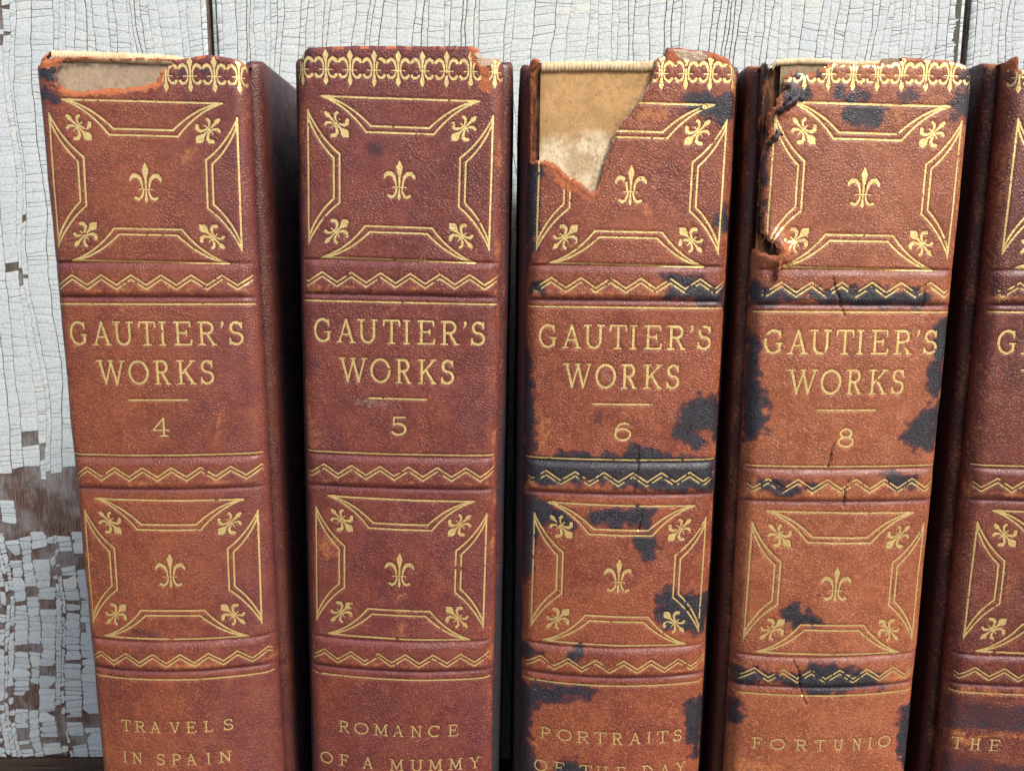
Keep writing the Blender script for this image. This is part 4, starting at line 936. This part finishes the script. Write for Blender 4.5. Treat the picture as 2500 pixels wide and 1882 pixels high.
    for sgn in (-1, 1):
        prof = []       # outer path from the joint around to the fore-edge
        for k in range(9):
            a = math.pi / 2 * (1 - k / 8)
            prof.append((bx - 2.0 + 2.0 * math.cos(a), 6.6 - 2.0 * math.sin(a)))
        ds = list(np.linspace(7.5, 130, 70))
        prof += [(bx + .25 * math.sin(d * .03), d) for d in ds]
        prof += [(bx - .8, 131.2), (bx - 2.6, 131.2), (bx - 3.2, 130), (bx - 3.2, 40), (bx - 3.2, 5.6), (bx - 2.4, 4.7)]
        prof = np.array(prof); npf = len(prof)
        z_ = np.concatenate([[base + .3, base + .6], np.linspace(base + 1.2, hz - 1.4, 60), [hz - .9, hz - .45, hz - .15, hz]])
        inset = np.concatenate([[.6, .2], np.zeros(60), [.1, .3, .7, 1.3]])
        C0 = np.array([bx - 1.6, 68])
        V = []
        rndc = np.maximum(0, 3.5 - (prof[:, 1] - 4.6)) ** 1.6 * .12       # front head corner rounds over
        for zz, ins in zip(z_, inset):
            q = prof.copy()
            q[:, 0] = q[:, 0] + np.sign(C0[0] - q[:, 0]) * np.minimum(ins, np.abs(C0[0] - q[:, 0]))
            q[:, 1] = q[:, 1] + np.sign(C0[1] - q[:, 1]) * ins
            zc = zz - rndc * sstep(hz - 8, hz, zz)
            V.append(np.stack([sgn * q[:, 0], q[:, 1], np.full(npf, 0) + zc - base], 1))
        V = np.array(V); nr = len(z_)
        V[..., 0] += .07 * fbm(V[..., 1] * .1, V[..., 2] * .1, 33 + seed + sgn, 3) * sgn
        # follow the skew of the spine near the joint
        V[..., 1] += V[..., 0] * math.tan(math.radians(pose[3])) * np.clip(1 - (V[..., 1] - 3) / 90, 0, 1) * .8
        d_ = (pose[5] + (pose[6] - pose[5]) * np.clip((68 - (V[..., 2] + base)) / 116.1, 0, 1.25)) * 1000
        V[..., 1] += d_ * np.clip(1 - (V[..., 1] - 3) / 60, 0, 1)
        idx = np.arange(nr * npf).reshape(nr, npf)
        nxt = np.roll(idx, -1, 1)
        fc = np.stack([idx[:-1], nxt[:-1], nxt[1:], idx[1:]], -1).reshape(-1, 4)
        if sgn < 0: fc = fc[:, ::-1]
        # caps as quad strips between the two sides of the section
        L = list(fc.reshape(-1)); Tt = [4] * len(fc)
        capt = list(idx[-1]); capb = list(idx[0])[::-1]
        if sgn < 0: capt.reverse(); capb.reverse()
        L += capt + capb; Tt += [npf, npf]
        Vf = V.reshape(-1, 3) * MM
        zz = Vf[:, 2] * 1000 + base
        r_ = .75 * np.exp(-((Vf[:, 1] * 1000 - 5.5) / 1.3) ** 2) + .8 * sstep(hz - 2.0, hz - .2, zz)
        r_ *= (.35 if key in '56' else .15 if key == '4' else .7) + .8 * fbm(Vf[:, 1] * 300, Vf[:, 2] * 300, 13 + seed, 3)
        blk_shade = {'4': .62, '5': .9, '6': .9, '8': .45, '9': .35}[key] * sstep(*{'4': (7., 14), '5': (4.6, 7), '6': (4.6, 8), '8': (9., 16), '9': (9., 16)}[key], Vf[:, 1] * 1000 + 1.5 * fbm(Vf[:, 2] * 90, Vf[:, 1] * 90, 3, 3))  # black cover leather, deepened behind the joint as painted gap shade
        A1 = np.stack([blk_shade, np.clip(r_, 0, 1), np.zeros(len(Vf)), .3 + 0 * r_], 1)
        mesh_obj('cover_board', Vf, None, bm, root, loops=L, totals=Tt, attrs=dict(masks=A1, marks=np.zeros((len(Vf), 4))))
    # text block: gently rounded back, cut edges
    n = 14; Vp = []
    w = 17.2
    for zz in (base + 3.5, hz - 3.6):
        for k in range(n):
            x = -w + 2 * w * k / (n - 1); Vp.append((x, 4.6 + 2.2 * (x / w) ** 2, zz - base))
        for k in range(n):
            x = w - 2 * w * k / (n - 1); Vp.append((x, 126.5 + 2.5 * (x / w) ** 2, zz - base))
    m = 2 * n
    L = []; Tt = []
    for k in range(m): L += [k, (k + 1) % m, m + (k + 1) % m, m + k]; Tt.append(4)
    L += list(range(m, 2 * m)) + list(range(m))[::-1]; Tt += [m, m]
    V = np.array(Vp) * MM
    V[:, 1] += V[:, 0] * 0
    mesh_obj('text_block', V, None, page_mat, root, loops=L, totals=Tt, smooth=False)
    # loose curl of leather lifting off the torn edge
    if key == '8':
        for (p0, p1, wd, lf, n1, n2) in (((-12.8, 69.6), (-17.0, 66.2), 2.2, 1.7, 14, 8), ((-16.2, 63.2), (-18.0, 60.6), 1.5, 1.1, 10, 6), ((-14.6, 43.8), (-15.6, 36.2), 1.5, 1.5, 16, 6)):
            V = []
            dx, dz = p1[0] - p0[0], p1[1] - p0[1]; ln = math.hypot(dx, dz); ux, uz = dx / ln, dz / ln
            for i in range(n1):
                f = i / (n1 - 1)
                for j in range(n2):
                    g = j / (n2 - 1) - .5
                    w2 = wd * (1 - .55 * f) * (1 + .35 * math.sin(i * 1.7))
                    V.append((p0[0] + dx * f - uz * g * w2 + .12 * math.sin(i * 3.1 + j), p0[1] + dz * f + ux * g * w2 + .15 * math.sin(j * 2.3 + i), .2 + lf * math.sin(f * 1.9) * (1 - .8 * g * g * 4) - .25 * abs(g) * 2 + .1 * math.sin(i * 2.1 + j * 1.3)))
            V = np.array(V)
            PV = surf(V[:, 0], V[:, 1], V[:, 2], pose, base)
            top_s = PV.copy(); bot_s = PV.copy(); bot_s[:, 1] += .35 * MM
            n_ = len(V); fc = grid_faces(n1, n2)
            rim = [i * n2 for i in range(n1)] + [(n1 - 1) * n2 + j for j in range(1, n2)] + [i * n2 + n2 - 1 for i in range(n1 - 2, -1, -1)] + [j for j in range(n2 - 2, 0, -1)]
            sd = [(rim[k], rim[(k + 1) % len(rim)], rim[(k + 1) % len(rim)] + n_, rim[k] + n_) for k in range(len(rim))]
            isb = p1[1] < 40
            A1 = np.tile([[.75 if not isb else .0, 0, .0 if not isb else .55, .5]], (2 * n_, 1)); A1[n_:, 2] = .9
            mesh_obj('leather_flap', np.concatenate([top_s, bot_s]), np.concatenate([fc, fc[:, ::-1] + n_, np.array(sd)]), mat, root, attrs=dict(masks=A1, marks=np.zeros((2 * n_, 4))))
    # frayed fibres at the tears
    FR = {'4': [], '6': [(3.0, 72, 10), (-6.5, 50, 6), (-1.5, 63, 9), (-4.5, 56, 9), (.8, 68, 8)], '8': [(-15.5, 60, 8), (-17.5, 45, 6)], '5': [(4, 38, 3)], '9': [(-18.0, 75, 4)]}[key]
    rnd = random.Random(seed)
    for cs, cz, cnt in FR:
        Vv = []; Fv = []
        for c in range(cnt):
            s0, z0 = cs + rnd.uniform(-2.5, 2.5), cz + rnd.uniform(-4, 4); an = rnd.uniform(0, 6.28); r = .028
            pts = []
            ln = rnd.uniform(.18, .4)
            for k in range(9):
                an += rnd.uniform(-.6, .6); s0 += ln * math.cos(an); z0 += ln * math.sin(an)
                pts.append((s0, z0, .35 + .25 * math.sin(k * .8 + c)))
            PT = surf(np.array([p[0] for p in pts]), np.array([min(p[1], 76.5) for p in pts]), np.array([p[2] for p in pts]), pose, base)
            b0 = len(Vv)
            for p in PT:
                for q in range(3):
                    a = q * 2.094; Vv.append((p[0] + r * MM * math.cos(a), p[1] - r * MM * math.sin(a), p[2] + r * MM * math.sin(a)))
            for k in range(8):
                for q in range(3): Fv.append((b0 + 3 * k + q, b0 + 3 * k + (q + 1) % 3, b0 + 3 * k + 3 + (q + 1) % 3, b0 + 3 * k + 3 + q))
        o = mesh_obj('loose_fibres', np.array(Vv), Fv, fibre_mat, root); o['kind'] = 'stuff'
    return root

t = NT('sewn_headband')
mm_ = t.map((1000, 1000, 1000))
w_ = t.n.new('ShaderNodeTexWave'); w_.bands_direction = 'X'; w_.inputs['Scale'].default_value = .5; w_.inputs['Distortion'].default_value = 1.5; w_.inputs['Detail'].default_value = 2
t.l.new(mm_, w_.inputs['Vector'])
nf = t.noise(1.2, 4, .6, mm_).outputs[0]
c_ = t.mix(t.ramp(nf, .4, .7), (.72, .58, .36), (.60, .40, .20))
c_ = t.mix(t.math('MULTIPLY', t.ramp(w_.outputs[0], .65, .95), .16), c_, (.35, .12, .06))
headband_mat = t.done(c_, .85, t.bump(nf, .0001, .6), spec=.2)
t = NT('exposed_hinge')
nf = t.noise(.5, 5, .7, t.map((1000, 1000, 350))).outputs[0]
core_mat = t.done(t.mix(t.ramp(nf, .42, .66), (.050, .024, .015), (.36, .145, .055)), .85, t.bump(nf, .0003, .7), spec=.2)
t = NT('page_edges')
nf = t.noise(1.0, 5, .7, t.map((4000, 300, 60))).outputs[0]
page_mat = t.done(t.mix(nf, (.34, .25, .15), (.70, .60, .42)), .9, t.bump(nf, .0002, .7), spec=.2)
t = NT('fibre')
fibre_mat = t.done((.42, .28, .18), .8, spec=.2)
for key_ in ('4', '5', '6', '8', '9'):
    make_book(key_)
